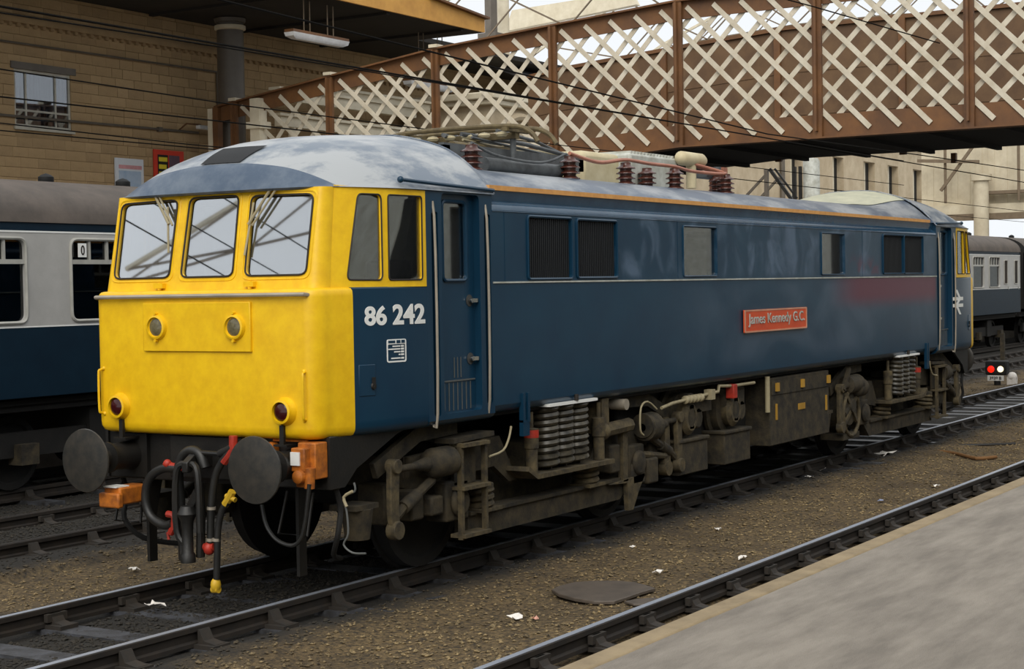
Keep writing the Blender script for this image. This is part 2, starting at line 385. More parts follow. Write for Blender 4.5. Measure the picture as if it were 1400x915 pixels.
# ================================================================== THE SETTING
# ---- ground: gently uneven ballast with thousands of loose chippings
GZ = -0.19
def undul(x, y):
    h = GZ+0.010*math.sin(x*1.7+y*2.3)+0.008*math.sin(x*0.63-y*1.9+1)
    if abs(y) < 1.8 and abs(y) > 0.92: h += 0.052*min(1, (abs(y)-0.92)/0.1)*min(1, max(0, (1.8-abs(y))/0.4))
    if abs(y) <= 0.62: h += 0.026
    if 2.7 < y < 5.8: h += 0.05
    if y < -3.4: h -= 0.03
    return h
mb = MB(); xs = [-14+0.5*i for i in range(70)]+[21+2.5*i for i in range(40)]; ys = [-5.9+0.1*i for i in range(146)]+[8.8, 9.2, 9.6]
mb.grid([[(x, y, undul(x, y)) for y in ys] for x in xs], flip=True)
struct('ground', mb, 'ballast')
def chippings(n, regs, smin, smax):
    mb = MB()
    for i in range(n):
        x0, x1, y0, y1 = random.choice(regs); x = x0+(x1-x0)*random.random()**1.5; y = random.uniform(y0, y1)
        r = random.uniform(smin, smax)*(1+0.5*(random.random() < 0.08)); z = undul(x, y)+r*0.25
        a = random.random()*6.28; c, s_ = math.cos(a), math.sin(a); k = [random.uniform(0.6, 1.2) for _ in range(6)]
        b = mb.pts([(x+c*r*k[0], y+s_*r*k[0], z), (x-s_*r*k[1], y+c*r*k[1], z+r*0.2), (x-c*r*k[2], y-s_*r*k[2], z), (x+s_*r*k[3], y-c*r*k[3], z-r*0.1), (x, y, z+r*0.6*k[4]), (x, y, z-r*0.6)])
        for q in ((0, 1, 4), (1, 2, 4), (2, 3, 4), (3, 0, 4), (1, 0, 5), (2, 1, 5), (3, 2, 5), (0, 3, 5)): mb.face([b+j for j in q])
    return mb
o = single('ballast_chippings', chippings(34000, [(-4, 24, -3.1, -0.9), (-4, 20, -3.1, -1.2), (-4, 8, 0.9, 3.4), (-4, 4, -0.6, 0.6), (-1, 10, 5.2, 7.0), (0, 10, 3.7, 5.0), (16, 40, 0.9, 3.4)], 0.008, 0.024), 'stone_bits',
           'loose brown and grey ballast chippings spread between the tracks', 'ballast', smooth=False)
o['kind'] = 'stuff'

# ---- platform in the foreground
PE = -5.67; PZ = 0.9
struct('platform', MB().box(-16, 60, -16, PE-0.13, -0.2, PZ), 'tarmac')
struct('platform_coping', MB().box(-16, 60, PE-0.13, PE, PZ-0.16, PZ+0.004), 'coping', bev=0.02)
struct('platform_wall', MB().box(-16, 60, PE-0.13, PE-0.09, -0.3, PZ-0.16), 'platform_face')

# ---- plain building added out of view behind the photographer, for shade and reflections
nb = thing('added_wall_front', None, None, (10, -15.6, PZ), kind='structure')
part('masonry', MB().panel([(-45, PZ), (140, PZ), (140, 8.5), (-45, 8.5)], [rrect(-42+5*i, -39.6+5*i, 1.9, 4.3, .02, 1) for i in range(23)], lambda u, v, w: (u, -15.6-w, v), .4), 'equipment_grey', nb)
for i in range(23): part('window', MB().box(-42+5*i, -39.6+5*i, -15.95, -15.9, 1.9, 4.3), 'grille_slat', nb)
# ---- tracks
def rail_profile():
    h = [(0.034, -0.012), (0.034, -0.04), (0.012, -0.052), (0.010, -0.105), (0.033, -0.118), (0.033, -0.148)]
    return [(-a, b) for a, b in h[::-1]][::1], h
def make_track(yc, x0, x1, off, label, rails=(-1, 1), worn='rail_head', pitch=0.775, x_sleep=None, chairs_on=(-1, 1), sz=-0.152):
    t = thing('railway_track', label, 'track', (0, yc, GZ))
    pr = [(-0.033, -0.148), (0.033, -0.148), (0.033, -0.118), (0.010, -0.105), (0.012, -0.052), (0.034, -0.040), (0.034, -0.006), (0.028, 0.0), (-0.028, 0.0), (-0.034, -0.006), (-0.034, -0.040), (-0.012, -0.052), (-0.010, -0.105), (-0.033, -0.118)]
    for s in rails:
        mb = MB(); mb.loft([[(x, yc+s*0.7525+a, b-0.001) for a, b in pr] for x in (x0, x1)]); r = part('rail', mb, 'rail_rust', t)
        part('running_surface', MB().box(x0, x1, yc+s*0.7525-0.026, yc+s*0.7525+0.026, -0.003, 0.0015), worn, r)
    sm = mesh_of(MB().box(-0.125, 0.125, -1.29, 1.29, -0.10, 0.0), 'sleeper', False)
    c = MB(); c.prism([(-0.055, 0.04, 0), (-0.055, 0.21, 0), (-0.055, 0.20, 0.025), (-0.055, 0.095, 0.045), (-0.055, 0.055, 0.12), (-0.055, 0.04, 0.12)], (0.11, 0, 0))
    c.prism([(-0.055, -0.04, 0), (-0.055, -0.20, 0), (-0.055, -0.19, 0.02), (-0.055, -0.10, 0.04), (-0.055, -0.06, 0.10), (-0.055, -0.04, 0.10)], (0.11, 0, 0)); c.box(-0.10, 0.10, -0.075, -0.035, 0.04, 0.10); c.box(-0.09, 0.09, -0.2, 0.22, -0.012, 0.02)
    cm = mesh_of(c, 'rail_chair', False)
    cm2 = cm.copy()
    for v in cm2.vertices: v.co.y *= -1
    cm2.flip_normals()
    n = 0; x = x0+off
    while x < (x_sleep or x1):
        put('sleeper', sm, 'sleeper_wood', t, (x+random.uniform(-.02, .02), yc, sz+random.uniform(-.006, .006)))
        for s in chairs_on: put('rail_chair', cm if s > 0 else cm2, 'chair_iron', t, (x, yc+s*0.7525, -0.147))
        x += pitch
    return t
make_track(0.0, -8, 95, 0.65, 'railway track under the blue and yellow locomotive, worn wooden sleepers', x_sleep=42)
make_track(-4.05, -8, 70, 0.3, 'railway track alongside the grey platform, polished rail with dark chairs', x_sleep=30, sz=-0.215)
make_track(4.3, -6, 95, 0.2, 'empty dark railway track between the locomotive and the grey coaches', worn='rail_rust', x_sleep=44, sz=-.168)
make_track(7.7, -14, 95, 0.2, 'railway track under the blue and grey coaches', worn='rail_rust', x_sleep=20, pitch=1.2)

# ---- sandstone wall behind the coaches, built of blocks
WY = 17.0; WX0, WX1, WZ0, WZ1 = 9.0, 36.0, 0.9, 8.5
win = (13.19, 14.70, 5.76, 6.92)                    # the window hole
wall = struct('wall_back', MB().panel([(-45, WZ0), (WX1, WZ0), (WX1, WZ1), (-45, WZ1)], [[(win[0], win[2]), (win[1], win[2]), (win[1], win[3]), (win[0], win[3])]], lambda u, v, w: (u, WY+0.03+w, v), 0.37), 'mortar')
CH = 0.205; blocks = []
r = 0; z = 3.3
while z < WZ1-0.05:
    segs = [(WX0, WX1)]
    if z+CH > win[2]-0.02 and z < win[3]+0.0: segs = [(WX0, win[0]), (win[1], WX1)]
    for a, b in segs:
        x = a
        while x < b-0.02:
            w = random.choice((0.32, 0.40, 0.46, 0.56)); w = min(w, b-x)
            if b-x-w < 0.15: w = b-x
            blocks.append((x, x+w, z, min(z+CH, WZ1))); x += w
    z += CH; r += 1
def visible_rank(bk):                               # largest in the photograph first: the stretch left of the footbridge
    cx = (bk[0]+bk[1])/2; cz = (bk[2]+bk[3])/2
    return (0 if (12.7 < cx < 19.6 and cz > 4.2) else 1, abs(cx-16))
blocks.sort(key=visible_rank)
cache = {}
rest = MB()
for i, (a, b, z0, z1) in enumerate(blocks):
    w = round(b-a-0.005, 2); h = round(z1-z0-0.005, 3); d = random.uniform(0, 0.003)
    if i < 300:
        if (w, h) not in cache:
            m_ = MB(); e = 0.005
            m_.loft([[(-w/2, 0.06, -h/2), (w/2, 0.06, -h/2), (w/2, 0.06, h/2), (-w/2, 0.06, h/2)], [(-w/2, e, -h/2), (w/2, e, -h/2), (w/2, e, h/2), (-w/2, e, h/2)], [(-w/2+e, 0, -h/2+e), (w/2-e, 0, -h/2+e), (w/2-e, 0, h/2-e), (-w/2+e, 0, h/2-e)]])
            cache[(w, h)] = [mesh_of(m_, 'stone_block', False) for _ in range(3)]
            for me, nm in zip(cache[(w, h)], ('stone_tan', 'stone_tan_pale', 'stone_tan_dark')): me.materials.append(MATS[nm])
        put('stone_block', cache[(w, h)][random.choice((0, 0, 1, 2))], None, wall, ((a+b)/2, WY-d, (z0+z1)/2))
    else: rest.box(a+0.004, b-0.004, WY-d, WY+0.05, z0+0.004, z1-0.004)
rb = part('stone_courses', rest, 'stone_tan', wall, smooth=False); rb['kind'] = 'stuff'
# string course with dentils and a conduit below it
zc = 7.83
struct('trim_1', MB().box(WX0, WX1, WY-0.10, WY, zc, zc+0.10).box(WX0, WX1, WY-0.05, WY, zc+0.1, zc+0.16), 'stone_tan_dark')
dn = mesh_of(MB().box(-0.04, 0.04, -0.06, 0, -0.07, 0), 'dentil', False); t1 = bpy.data.objects['trim_1']
for i in range(105): put('dentil', dn, 'stone_tan_dark', t1, (12.2+0.22*i, WY-0.01, zc))
single('wall_conduit', MB().tube([(10, WY-0.04, 7.42), (19.2, WY-0.04, 7.44)], 0.022).tube([(19.2, WY-0.04, 7.44), (19.2, WY-0.04, 5.6)], 0.03), 'column_grey', 'thin dark conduit fixed along the sandstone wall below the string course', 'conduit')
single('wall_conduit', MB().tube([(10, WY-0.05, 5.93), (18.5, WY-0.05, 5.99)], 0.028).box(17.2, 17.32, WY-0.08, WY, 5.93, 6.03), 'column_grey', 'thin dark conduit fixed along the sandstone wall above the posters', 'conduit')
# the steel window
wn = thing('window_1', None, None, ((win[0]+win[1])/2, WY, win[2]), kind='structure')
a, b, c, d = win
fr = MB().panel([(a, c), (b, c), (b, d), (a, d)], [rrect(a+.05, a+.30, c+.36, d-.05, .005, 1), rrect(a+.34, b-.42, c+.36, d-.05, .005, 1), rrect(b-.38, b-.05, c+.36, d-.05, .005, 1), rrect(a+.05, a+.30, c+.06, c+.32, .005, 1), rrect(a+.34, b-.42, c+.06, c+.32, .005, 1), rrect(b-.38, b-.05, c+.06, c+.32, .005, 1)], lambda u, v, w: (u, WY+0.03+w, v), 0.05)
part('window_frame', fr, 'window_steel', wn)
part('window_sill', MB().box(a-.05, b+.05, WY-0.05, WY+0.05, c-0.06, c), 'window_steel', wn)
part('window_lintel', MB().box(a-.1, b+.12, WY-0.035, WY+0.02, d, d+0.14), 'column_grey', wn)
for (u0, u1) in ((a+.05, a+.30), (a+.34, b-.42), (b-.38, b-.05)):
    for (v0, v1) in ((c+.36, d-.05), (c+.06, c+.32)): part('pane', MB().box(u0, u1, WY+.05, WY+.056, v0, v1), 'station_glass', wn)
part('curtain', MB().box(a, b, WY+.20, WY+.22, c, d), 'curtain', wn)
# posters on the wall
def poster(label, x0, x1, z0, z1, edge, layers):
    t = thing('poster', label, 'poster', ((x0+x1)/2, WY-0.03, z0), group='posters on the sandstone wall')
    part('board', MB().box(x0, x1, WY-0.05, WY-0.02, z0, z1), edge, t)
    for nm, (a, b, c, d), mt in layers:
        part(nm, MB().box(x0+(x1-x0)*a, x0+(x1-x0)*b, WY-0.055, WY-0.05, z0+(z1-z0)*c, z0+(z1-z0)*d), mt, t)
    return t
poster('white poster with a blue picture and green foot on the sandstone wall', 15.87, 16.72, 4.25, 5.28, 'poster_white',
       [('picture', (0.12, 0.9, 0.30, 0.74), 'poster_blue'), ('heading', (0.12, 0.93, 0.78, 0.86), 'poster_pink'), ('foot', (0.02, 0.98, 0.02, 0.28), 'poster_green')])
lay = [('panel', (0.12, 0.46, 0.1, 0.9), 'poster_black'), ('picture', (0.50, 0.85, 0.1, 0.9), 'poster_purple')]
for k, (l0, l1) in enumerate(((0.15, 0.43), (0.15, 0.40), (0.15, 0.43), (0.15, 0.34), (0.15, 0.40))): lay.append(('text_line', (l0, l1, 0.80-0.15*k-0.04, 0.80-0.15*k+0.05), 'poster_yellow'))
po = poster('red bordered poster with yellow lettering on black on the sandstone wall', 17.05, 18.0, 4.45, 5.53, 'poster_red', lay)
for o in po.children:
    if o.name.startswith('text_line'): o.location.y -= 0.006
single('notice_board', MB().box(13.2, 14.15, WY-0.06, WY-0.012, 4.1, 4.64), 'poster_purple', 'dull purple notice board on the sandstone wall below the window', 'notice board', bev=0.01)
# platform building floor behind the coaches
struct('platform_back', MB().box(-14, 95, 9.45, WY+0.4, -0.2, 0.9), 'tarmac')
# wall bracket lamp
t = thing('bracket_lamp', 'small fluorescent lamp on a rusty bracket on the sandstone wall', 'lamp', (18.3, WY, 6.05))
part('bracket', MB().tube([(17.9, WY, 6.0), (17.9, WY-0.25, 6.14), (18.3, WY-0.3, 6.14)], 0.02), 'bridge_brown', t)
part('tube', MB().box(18.2, 19.2, WY-0.36, WY-0.24, 6.04, 6.13), 'lamp_white', t, bev=0.02)

# ---- canopy over the far platform
t = thing('canopy', 'dark flat canopy with an ochre fascia reaching out from the sandstone wall', 'canopy', (16, 14.8, 8.5))
part('roof_deck', MB().box(5, 23.9, 12.66, 17.4, 8.5, 8.62), 'dark_canopy', t); part('roof_deck', MB().box(23.9, 36, 14.6, 17.4, 8.5, 8.62), 'dark_canopy', t)
part('back_wall', MB().box(36, 36.2, 14.6, 17.4, 0.9, 8.6), 'dark_canopy', t)
part('fascia', MB().prism([(5, 12.6, 8.5), (23.9, 12.6, 8.5), (23.9, 12.6, 8.83), (22.0, 12.6, 8.98), (5, 12.6, 9.2)], (0, 0.06, 0)), 'ochre', t)
part('fascia_cap', MB().bar((21.5, 12.58, 9.03), (23.95, 12.58, 8.84), 0.2, 0.05), 'bridge_brown', t)
for x in (8, 11, 14, 17, 20, 23): part('joist', MB().box(x, x+0.12, 12.7, 16.95, 8.44, 8.5), 'dark_canopy', t)
c = thing('iron_column', 'stout dark grey round column standing before the sandstone wall', 'column', (18.57, 16, 0.9))
part('shaft', MB().lathe((18.57, 16, 0.9), (0, 0, 1), [(0, .36), (.4, .36), (.45, .31), (7.48, .30), (7.5, .34), (7.58, .36)], 24), 'column_grey', c)
part('collar', MB().lathe((18.57, 16, 8.22), (0, 0, 1), [(0, .30), (0.02, .35), (.1, .35), (.12, .3)], 24), 'cream_paint', c)
def hanging_lamp(x, y, z, label):
    t = thing('hanging_lamp', label, 'lamp', (x, y, z), group='fluorescent lamps hung from the canopy')
    part('casing', MB().box(x-.95, x+.95, y-.12, y+.12, z+.10, z+.16), 'bridge_brown', t)
    mb = MB(); mb.loft([[(x-l, y-w, zz), (x+l, y-w, zz), (x+l, y+w, zz), (x-l, y+w, zz)] for l, w, zz in ((.8, .06, z-.03), (.93, .11, z+.02), (.95, .13, z+.1))]); part('diffuser', mb, 'lamp_white', t)
    for dx in (-.45, -.25, .35, .55): part('rod', MB().cyl((x+dx, y, z+.14), (x+dx, y, 8.44), 0.014, n=6), 'truss_brown', t)
hanging_lamp(17.9, 13.0, 7.62, 'fluorescent lamp hanging from the canopy in front of the dark wall')
q = ony(588, 121, 13.6); hanging_lamp(q.x, 13.6, q.z, 'fluorescent lamp hung low behind the footbridge lattice')

# ---- footbridge
BX = 18.0; BXF = 23.2
PY = [-6.2, -3.5, -0.82, 1.88, 4.6, 7.29, 10.05, 12.76, 15.4]
def top_z(y):
    T = [(-9, 7.60), (4.6, 7.60), (7.28, 7.41), (10.07, 7.20), (12.79, 6.86), (15.44, 6.51), (16.2, 6.41)]
    for (a, za), (b, zb) in zip(T, T[1:]):
        if a <= y <= b: return za+(zb-za)*(y-a)/(b-a)
    return T[-1][1]
def bot_z(y): return top_z(y)-2.67
br = thing('footbridge', 'brown iron footbridge with cream lattice sides crossing above the tracks', 'footbridge', (BX, 16.0, 0.9))
YS = [-9, 4.6, 7.28, 10.07, 12.79, 15.44, 15.95]
def chord(name, x0, x1, f0, f1, m, ys=YS):
    mb = MB(); mb.loft([[(x0, y, f0(y)), (x1, y, f0(y)), (x1, y, f1(y)), (x0, y, f1(y))] for y in ys]); return part(name, mb, m, br)
chord('top_chord', BX+0.03, BX+0.06, lambda y: top_z(y)-0.32, top_z, 'bridge_brown')
chord('top_flange', BX-0.09, BX+0.15, lambda y: top_z(y), lambda y: top_z(y)+0.035, 'bridge_brown')
chord('bottom_chord', BX+0.03, BX+0.06, bot_z, lambda y: bot_z(y)+0.40, 'bridge_brown')
chord('bottom_flange', BX-0.10, BX+0.2, lambda y: bot_z(y)-0.03, bot_z, 'bridge_brown')
def lattice(xf, y0, y1, sl, ztop, zbot, pitch=0.54, m='lattice_cream', run=2.42, dx=0):
    k = 0; y = y0
    while y < y1:
        ya, yb = y, y+sl*run*-1
        if max(ya, yb) < y1+0.2:
            part('lattice_bar', MB().bar((xf, ya, ztop(ya)-0.10), (xf, yb, zbot(yb)+0.12), 0.014, 0.075, up=(1, 0, 0)) if False else flat_bar(xf, ya, ztop(ya)-0.10, yb, zbot(yb)+0.12, 0.092, 0.014), m, br, smooth=False)
        y += pitch
def flat_bar(x, ya, za, yb, zb, w, th):
    d = Vector((0, yb-ya, zb-za)).normalized(); n = Vector((0, -d.z, d.y))*(w/2); mb = MB()
    A = [Vector((x, ya, za))+n, Vector((x, ya, za))-n, Vector((x, yb, zb))-n, Vector((x, yb, zb))+n]
    return mb.prism(A, (th, 0, 0))
lattice(BX+0.005, -6.9, 15.7, 1, top_z, bot_z)       # bars sloping one way on the outer face
lattice(BX+0.07, -9.0+0.27, 15.7, -1, top_z, bot_z)  # and the other way on the inner face
for y in PY:
    mb = MB().box(BX-0.07, BX, y-0.085, y+0.085, bot_z(y)+0.0, top_z(y)).box(BX-0.16, BX-0.07, y-0.02, y+0.02, bot_z(y)+0.1, top_z(y)-0.02)
    p_ = part('post', mb, 'bridge_brown', br)
    if y > 9: part('post_cap', MB().box(BX-0.12, BX+0.12, y-0.10, y+0.10, top_z(y)+0.035, top_z(y)+0.10), 'cream_paint', p_)
part('end_post', MB().box(BX-0.08, BX+0.08, 15.85, 16.0, 3.6, top_z(15.9)), 'bridge_brown', br)
part('end_post', MB().box(BX-0.06, BX+0.06, 16.02, 16.16, 3.4, top_z(15.9)-0.02), 'cream_paint', br)
part('stair_leg', MB().box(BX-0.13, BX+0.13, 14.62, 14.88, 0.9, top_z(14.7)-0.05).box(BX-0.18, BX+0.18, 14.55, 14.95, 5.9, 6.05), 'cream_paint', br)
# deck and far side with boarding
mb = MB(); mb.loft([[(BX+0.06, y, bot_z(y)+0.05), (BXF, y, bot_z(y)+0.05), (BXF, y, bot_z(y)+0.18), (BX+0.06, y, bot_z(y)+0.18)] for y in YS[:4]+[11.2]]); part('deck', mb, 'deck_black', br)
for y in [-8+1.35*i for i in range(14)]: part('deck_joist', MB().box(BX+0.1, BXF, y-0.05, y+0.05, bot_z(y)-0.02, bot_z(y)+0.06), 'deck_black', br)
for k in range(6):
    def f0(y, k=k): return bot_z(y)+0.05+0.455*k
    def f1(y, k=k): return bot_z(y)+0.05+0.455*(k+1)+0.006
    mb = MB(); o_ = 0.012*(k % 2); mb.loft([[(BXF+o_, y, f0(y)), (BXF+0.04+o_, y, f0(y)), (BXF+0.04+o_, y, f1(y)), (BXF+o_, y, f1(y))] for y in (-9, 4.6, 7.28, 10.07, 11.0)])
    part('board', mb, 'board_brown', br)
mb = MB(); mb.loft([[(BXF-0.05, y, bot_z(y)+2.78), (BXF+0.12, y, bot_z(y)+2.78), (BXF+0.12, y, bot_z(y)+2.86), (BXF-0.05, y, bot_z(y)+2.86)] for y in (-9, 4.6, 7.28, 10.07, 11.0)]); part('far_top_rail', mb, 'bridge_brown', br)
for y in PY[:6]: part('far_post', MB().box(BXF-0.08, BXF, y+0.1, y+0.24, bot_z(y), bot_z(y)+2.8), 'bridge_brown', br)
for y in (-4, 1, 9.5): part('trestle', MB().box(BXF+0.2, BXF+0.5, y-0.15, y+0.15, 0, 4.9) if y > 7 else MB().box(BXF-0.1, BXF, y-0.05, y+0.05, 4.7, 4.9), 'bridge_brown', br)

# ---- trestle steelwork under the bridge behind the locomotive roof
def back(x, y, z, k=1.42): return (CAM.x+k*(x-CAM.x), CAM.y+k*(y-CAM.y), CAM.z+k*(z-CAM.z))
t = thing('bridge_trestle', 'dark steel trestle with diagonal struts beyond the coaches under the footbridge', 'trestle', (39, 11, .9))
for y in (4.80, 4.93): q = back(24.45, y, 4.9); part('leg', MB().box(q[0]-.06, q[0]+.06, q[1]-.04, q[1]+.04, .9, q[2]), 'black_iron', t)
part('strut', MB().bar(back(24.45, 5.52, 4.88), back(24.45, 4.95, 4.1), 0.09, 0.10), 'black_iron', t)
part('strut', MB().bar(back(24.45, 5.40, 4.88), back(24.45, 4.88, 4.2), 0.05, 0.06), 'black_iron', t)
q = back(24.45, 5.6, 4.88); part('post', MB().box(q[0]-.06, q[0]+.06, q[1]-.06, q[1]+.06, .9, q[2]), 'column_grey', t)
part('strut', MB().bar(back(24.45, 6.1, 4.3), back(24.45, 5.62, 4.75), 0.07, 0.07), 'column_grey', t)
part('strut', MB().bar(back(24.45, 5.75, 4.25), back(24.45, 5.3, 4.68), 0.07, 0.07), 'column_grey', t)
q = back(24.6, 4.60, 4.6); part('tank', MB().lathe((q[0], q[1], .9), (0, 0, 1), [(0, .26), (5.2, .26), (5.3, .2)], 20), 'equipment_grey', t)

# ---- cream canopy beams and stone pier behind the lattice
t = thing('stair_canopy', 'cream painted beams of the stair canopy behind the bridge lattice', 'canopy', (22, 14.6, 6.3))
for y0, z0, x0, x1 in ((14.45, 6.55, 18.4, 23.6), (14.45, 5.98, 18.4, 24.2), (15.4, 6.9, 20.5, 25.6)):
    part('beam', MB().box(x0, x1, y0, y0+0.18, z0, z0+0.22).box(x0-0.1, x1+0.1, y0-0.07, y0+0.25, z0+0.22, z0+0.28), 'cream_paint', t)
for x in (18.9, 21.4, 23.9): part('column', MB().cyl((x, 14.55, 0.9), (x, 14.55, 6.0), 0.09), 'cream_paint', t)
st = thing('stone_pier', 'tan stone pier with cream cornice behind the footbridge', 'pier', (27.2, 14.4, 0.9))
part('body', MB().box(26.3, 29.3, 14.0, 16.6, 0.9, 7.2), 'pale_stone', st)
part('cornice', MB().box(26.0, 29.6, 13.7, 16.9, 7.2, 7.38).box(26.1, 29.5, 13.8, 16.8, 7.06, 7.2), 'cream_paint', st, bev=0.03)
part('arch_surround', MB().tube([(26.8, 13.95, 4.5), (26.8, 13.95, 6.2), (27.1, 13.95, 6.7), (27.7, 13.95, 6.85), (28.3, 13.95, 6.7), (28.6, 13.95, 6.2), (28.6, 13.95, 4.5)], 0.12, smooth=4), 'pale_stone', st)
single('slate_roof', MB().prism([(29.5, 15.0, 8.15), (40, 15.0, 7.6), (40, 18, 9.3), (29.5, 18, 9.3)], (0, 0, 0.15)), 'slate', 'grey slate roof slope rising behind the footbridge boarding', 'roof')
single('cream_valance', MB().prism([onx(690, 43, 40), onx(870, 6, 40), onx(860, -12, 40), onx(700, 14, 40)], (0.3, 0, 0)), 'cream_paint', 'large cream roof valance sloping behind the footbridge', 'valance')
p0 = onx(688, 60, 38); p1 = onx(688, -60, 38)
single('cream_column', MB().cyl((38, p0.y, 0.9), (38, p0.y, p1.z), 0.22), 'cream_paint', 'tall cream column beside the end of the ochre fascia', 'column')
p0 = onx(672, 60, 37); single('grey_stanchion', MB().box(36.8, 37.2, p0.y-0.12, p0.y+0.12, 0.9, 13).box(36.7, 37.3, p0.y-0.35, p0.y+0.35, 9.6, 10.8), 'column_grey', 'grey steel stanchion with a boxed joint beside the canopy', 'stanchion')

# ---- roof trusses of the station hall, seen through the lattice and in the windscreens
def truss(x, y0, y1, z, h, label, r=0.05, n=9, m='truss_cream'):
    t = thing('roof_truss', label, 'roof truss', (x, (y0+y1)/2, z), group='station roof trusses')
    def up(k): u = k/n; return (x, y0+(y1-y0)*u, z+h*4*u*(1-u)+0.4)
    def lo(k): u = k/n; return (x, y0+(y1-y0)*u, z+h*0.45*4*u*(1-u))
    for k in range(n):
        part('top_member', MB().bar(up(k), up(k+1), r*2, r*2), m, t)
        part('tie_rod', MB().bar(lo(k), lo(k+1), r, r), 'truss_brown', t)
        part('web', MB().bar(lo(k), up(k+1), r, r), 'truss_brown', t); part('web', MB().bar(lo(k+1), up(k), r*0.8, r*0.8), 'truss_brown', t)
    return t
for x, z, w_ in ((34, 8.4, 'right behind the footbridge'), (44, 9.2, 'standing between two others beyond the footbridge'), (54, 10.4, 'farthest beyond the footbridge')): truss(x, -4, 26, z, 4.5, 'cream station roof truss with thin tie rods, '+w_)
for x in (-18, -26, -34): truss(x, -14, 20, 9.5, 5, 'station roof truss over the tracks behind the photographer', r=0.05, n=9)
single('roof_purlin', MB().bar((34, 6, 12.5), (54, 6, 14), 0.1, 0.2), 'ochre', 'ochre roof purlin running between the trusses', 'purlin', 'station roof purlins')
single('roof_purlin', MB().bar((34, 11, 13.2), (54, 11, 14.6), 0.1, 0.2), 'ochre', 'ochre roof purlin running between the trusses', 'purlin', 'station roof purlins')

# ---- pale stone building beyond the bridge
bd = thing('stone_building', 'pale stone building with tall narrow windows beyond the footbridge', 'building', (70, 20, 0))
wins = [(61.5, 62.9), (66.9, 68.4), (71.3, 73.0), (75.0, 76.7), (79.2, 80.9), (82.2, 83.6)]
holes = [[(a, 5.2), (b, 5.2), (b, 8.4), (a, 8.4)] for a, b in wins]
part('wall', MB().panel([(44, 0.9), (86, 0.9), (86, 9.9), (44, 9.9)], holes, lambda u, v, w: (u, 20+w, v), 0.5), 'pale_stone', bd)
part('return_wall', MB().box(44, 44.5, 20.5, 30, 0.9, 9.9), 'pale_stone', bd); part('return_wall', MB().box(85.5, 86, 20.5, 30, 0.9, 9.9), 'pale_stone', bd)
for a, b in wins:
    w_ = part('window', MB().box(a, b, 20.35, 20.4, 5.2, 8.4), 'grille_slat', bd)
    part('mullion', MB().box((a+b)/2-.08, (a+b)/2+.08, 20.25, 20.35, 5.2, 8.4), 'cream_paint', w_)
part('eaves', MB().box(43.8, 86.2, 19.7, 20.0, 9.6, 9.9), 'pale_stone', bd)
part('drainpipe', MB().cyl((60.3, 19.9, 0.9), (60.3, 19.9, 10), 0.12).cyl((63.8, 19.9, 0.9), (63.8, 19.9, 10), 0.07), 'column_grey', bd)
part('ledge', MB().box(50, 72, 19.85, 20, 4.95, 5.1), 'column_grey', bd)

# ---- end screen of the station hall at the right
sc_ = thing('end_screen', 'tall cream sheeted end screen of the station hall with columns below', 'screen', (70, 13, 5))
n0, n1 = -12.0, 16.6; k = 96
for i in range(k):
    y0 = n0+(n1-n0)*i/k; y1 = n0+(n1-n0)*(i+1)/k
    part('sheet', MB().box(70+0.03*(i % 2), 70.08+0.03*(i % 2), y0-0.005, y1+0.005, 5.9, 12), 'screen_sheet', sc_)
part('lower_beam', MB().box(69.6, 70.3, n0, n1, 5.15, 5.9), 'screen_sheet', sc_)
part('sill_rail', MB().box(69.5, 69.6, n0, n1, 5.15, 5.45), 'truss_brown', sc_)
part('walkway', MB().box(69.3, 69.9, n0, 13.4, 6.35, 6.5), 'truss_brown', sc_)
for y in (13.45, 2.15): part('column', MB().cyl((69.2, y, .9 if y > 9 else -.2), (69.2, y, 7.2), 0.36).cyl((69.2, y, 7.0), (69.2, y, 7.3), 0.5), 'screen_sheet', sc_)
part('brace', MB().bar((69.2, 15.4, 6.6), (69.2, 13.4, 9.2), 0.1, 0.14), 'truss_brown', sc_)
part('cross_rail', MB().bar((69.1, 16.5, 8.1), (69.1, 13.5, 7.9), 0.1, 0.16), 'truss_brown', sc_)
for y in (15.2, 11.7): part('hanger', MB().cyl((69.3, y, 6.0), (69.3, y, 12), 0.07, n=8), 'truss_brown', sc_)

# ---- overhead line
def wire(P, r, label, group=None): single('overhead_wire', MB().tube(P, r, n=6), 'wire_dark', label, 'wire', group)
wire([(-20, 4.3, 4.39), (60, 4.3, 4.39)], 0.009, 'overhead contact wire above the empty track, lowest of its wires')
wire([(-20, 4.3, 4.95), (1.6, 4.3, 4.67), (5, 4.3, 4.61), (10, 4.3, 4.6), (30, 4.3, 4.7)], 0.008, 'overhead wire above the empty track just over the contact wire')
wire([(-20, 4.3, 5.3), (1.6, 4.3, 5.24), (5, 4.3, 5.27), (30, 4.3, 5.3)], 0.009, 'overhead wire above the empty track, topmost of its wires')
wire([(-20, 7.7, 4.72), (4.6, 7.7, 4.57), (8, 7.7, 4.52), (40, 7.7, 4.5)], 0.009, 'upper overhead wire above the coaches')
wire([(-20, 7.7, 4.47), (60, 7.7, 4.49)], 0.009, 'lower overhead contact wire above the coaches')
wire([(-20, 0, 5.22), (0.3, 0, 4.70), (4.5, 0, 4.58), (11.2, 0, 4.40), (18, 0, 4.5), (60, 0, 5)], 0.009, 'upper overhead wire sagging above the locomotive roof')
wire([(-20, 0, 4.37), (60, 0, 4.30)], 0.009, 'overhead contact wire just above the pantograph')
wire([(6, 2.2, 6.9), (14, 0.4, 6.55), (17.7, -.4, 6.35)], 0.01, 'wire crossing in front of the bridge lattice')
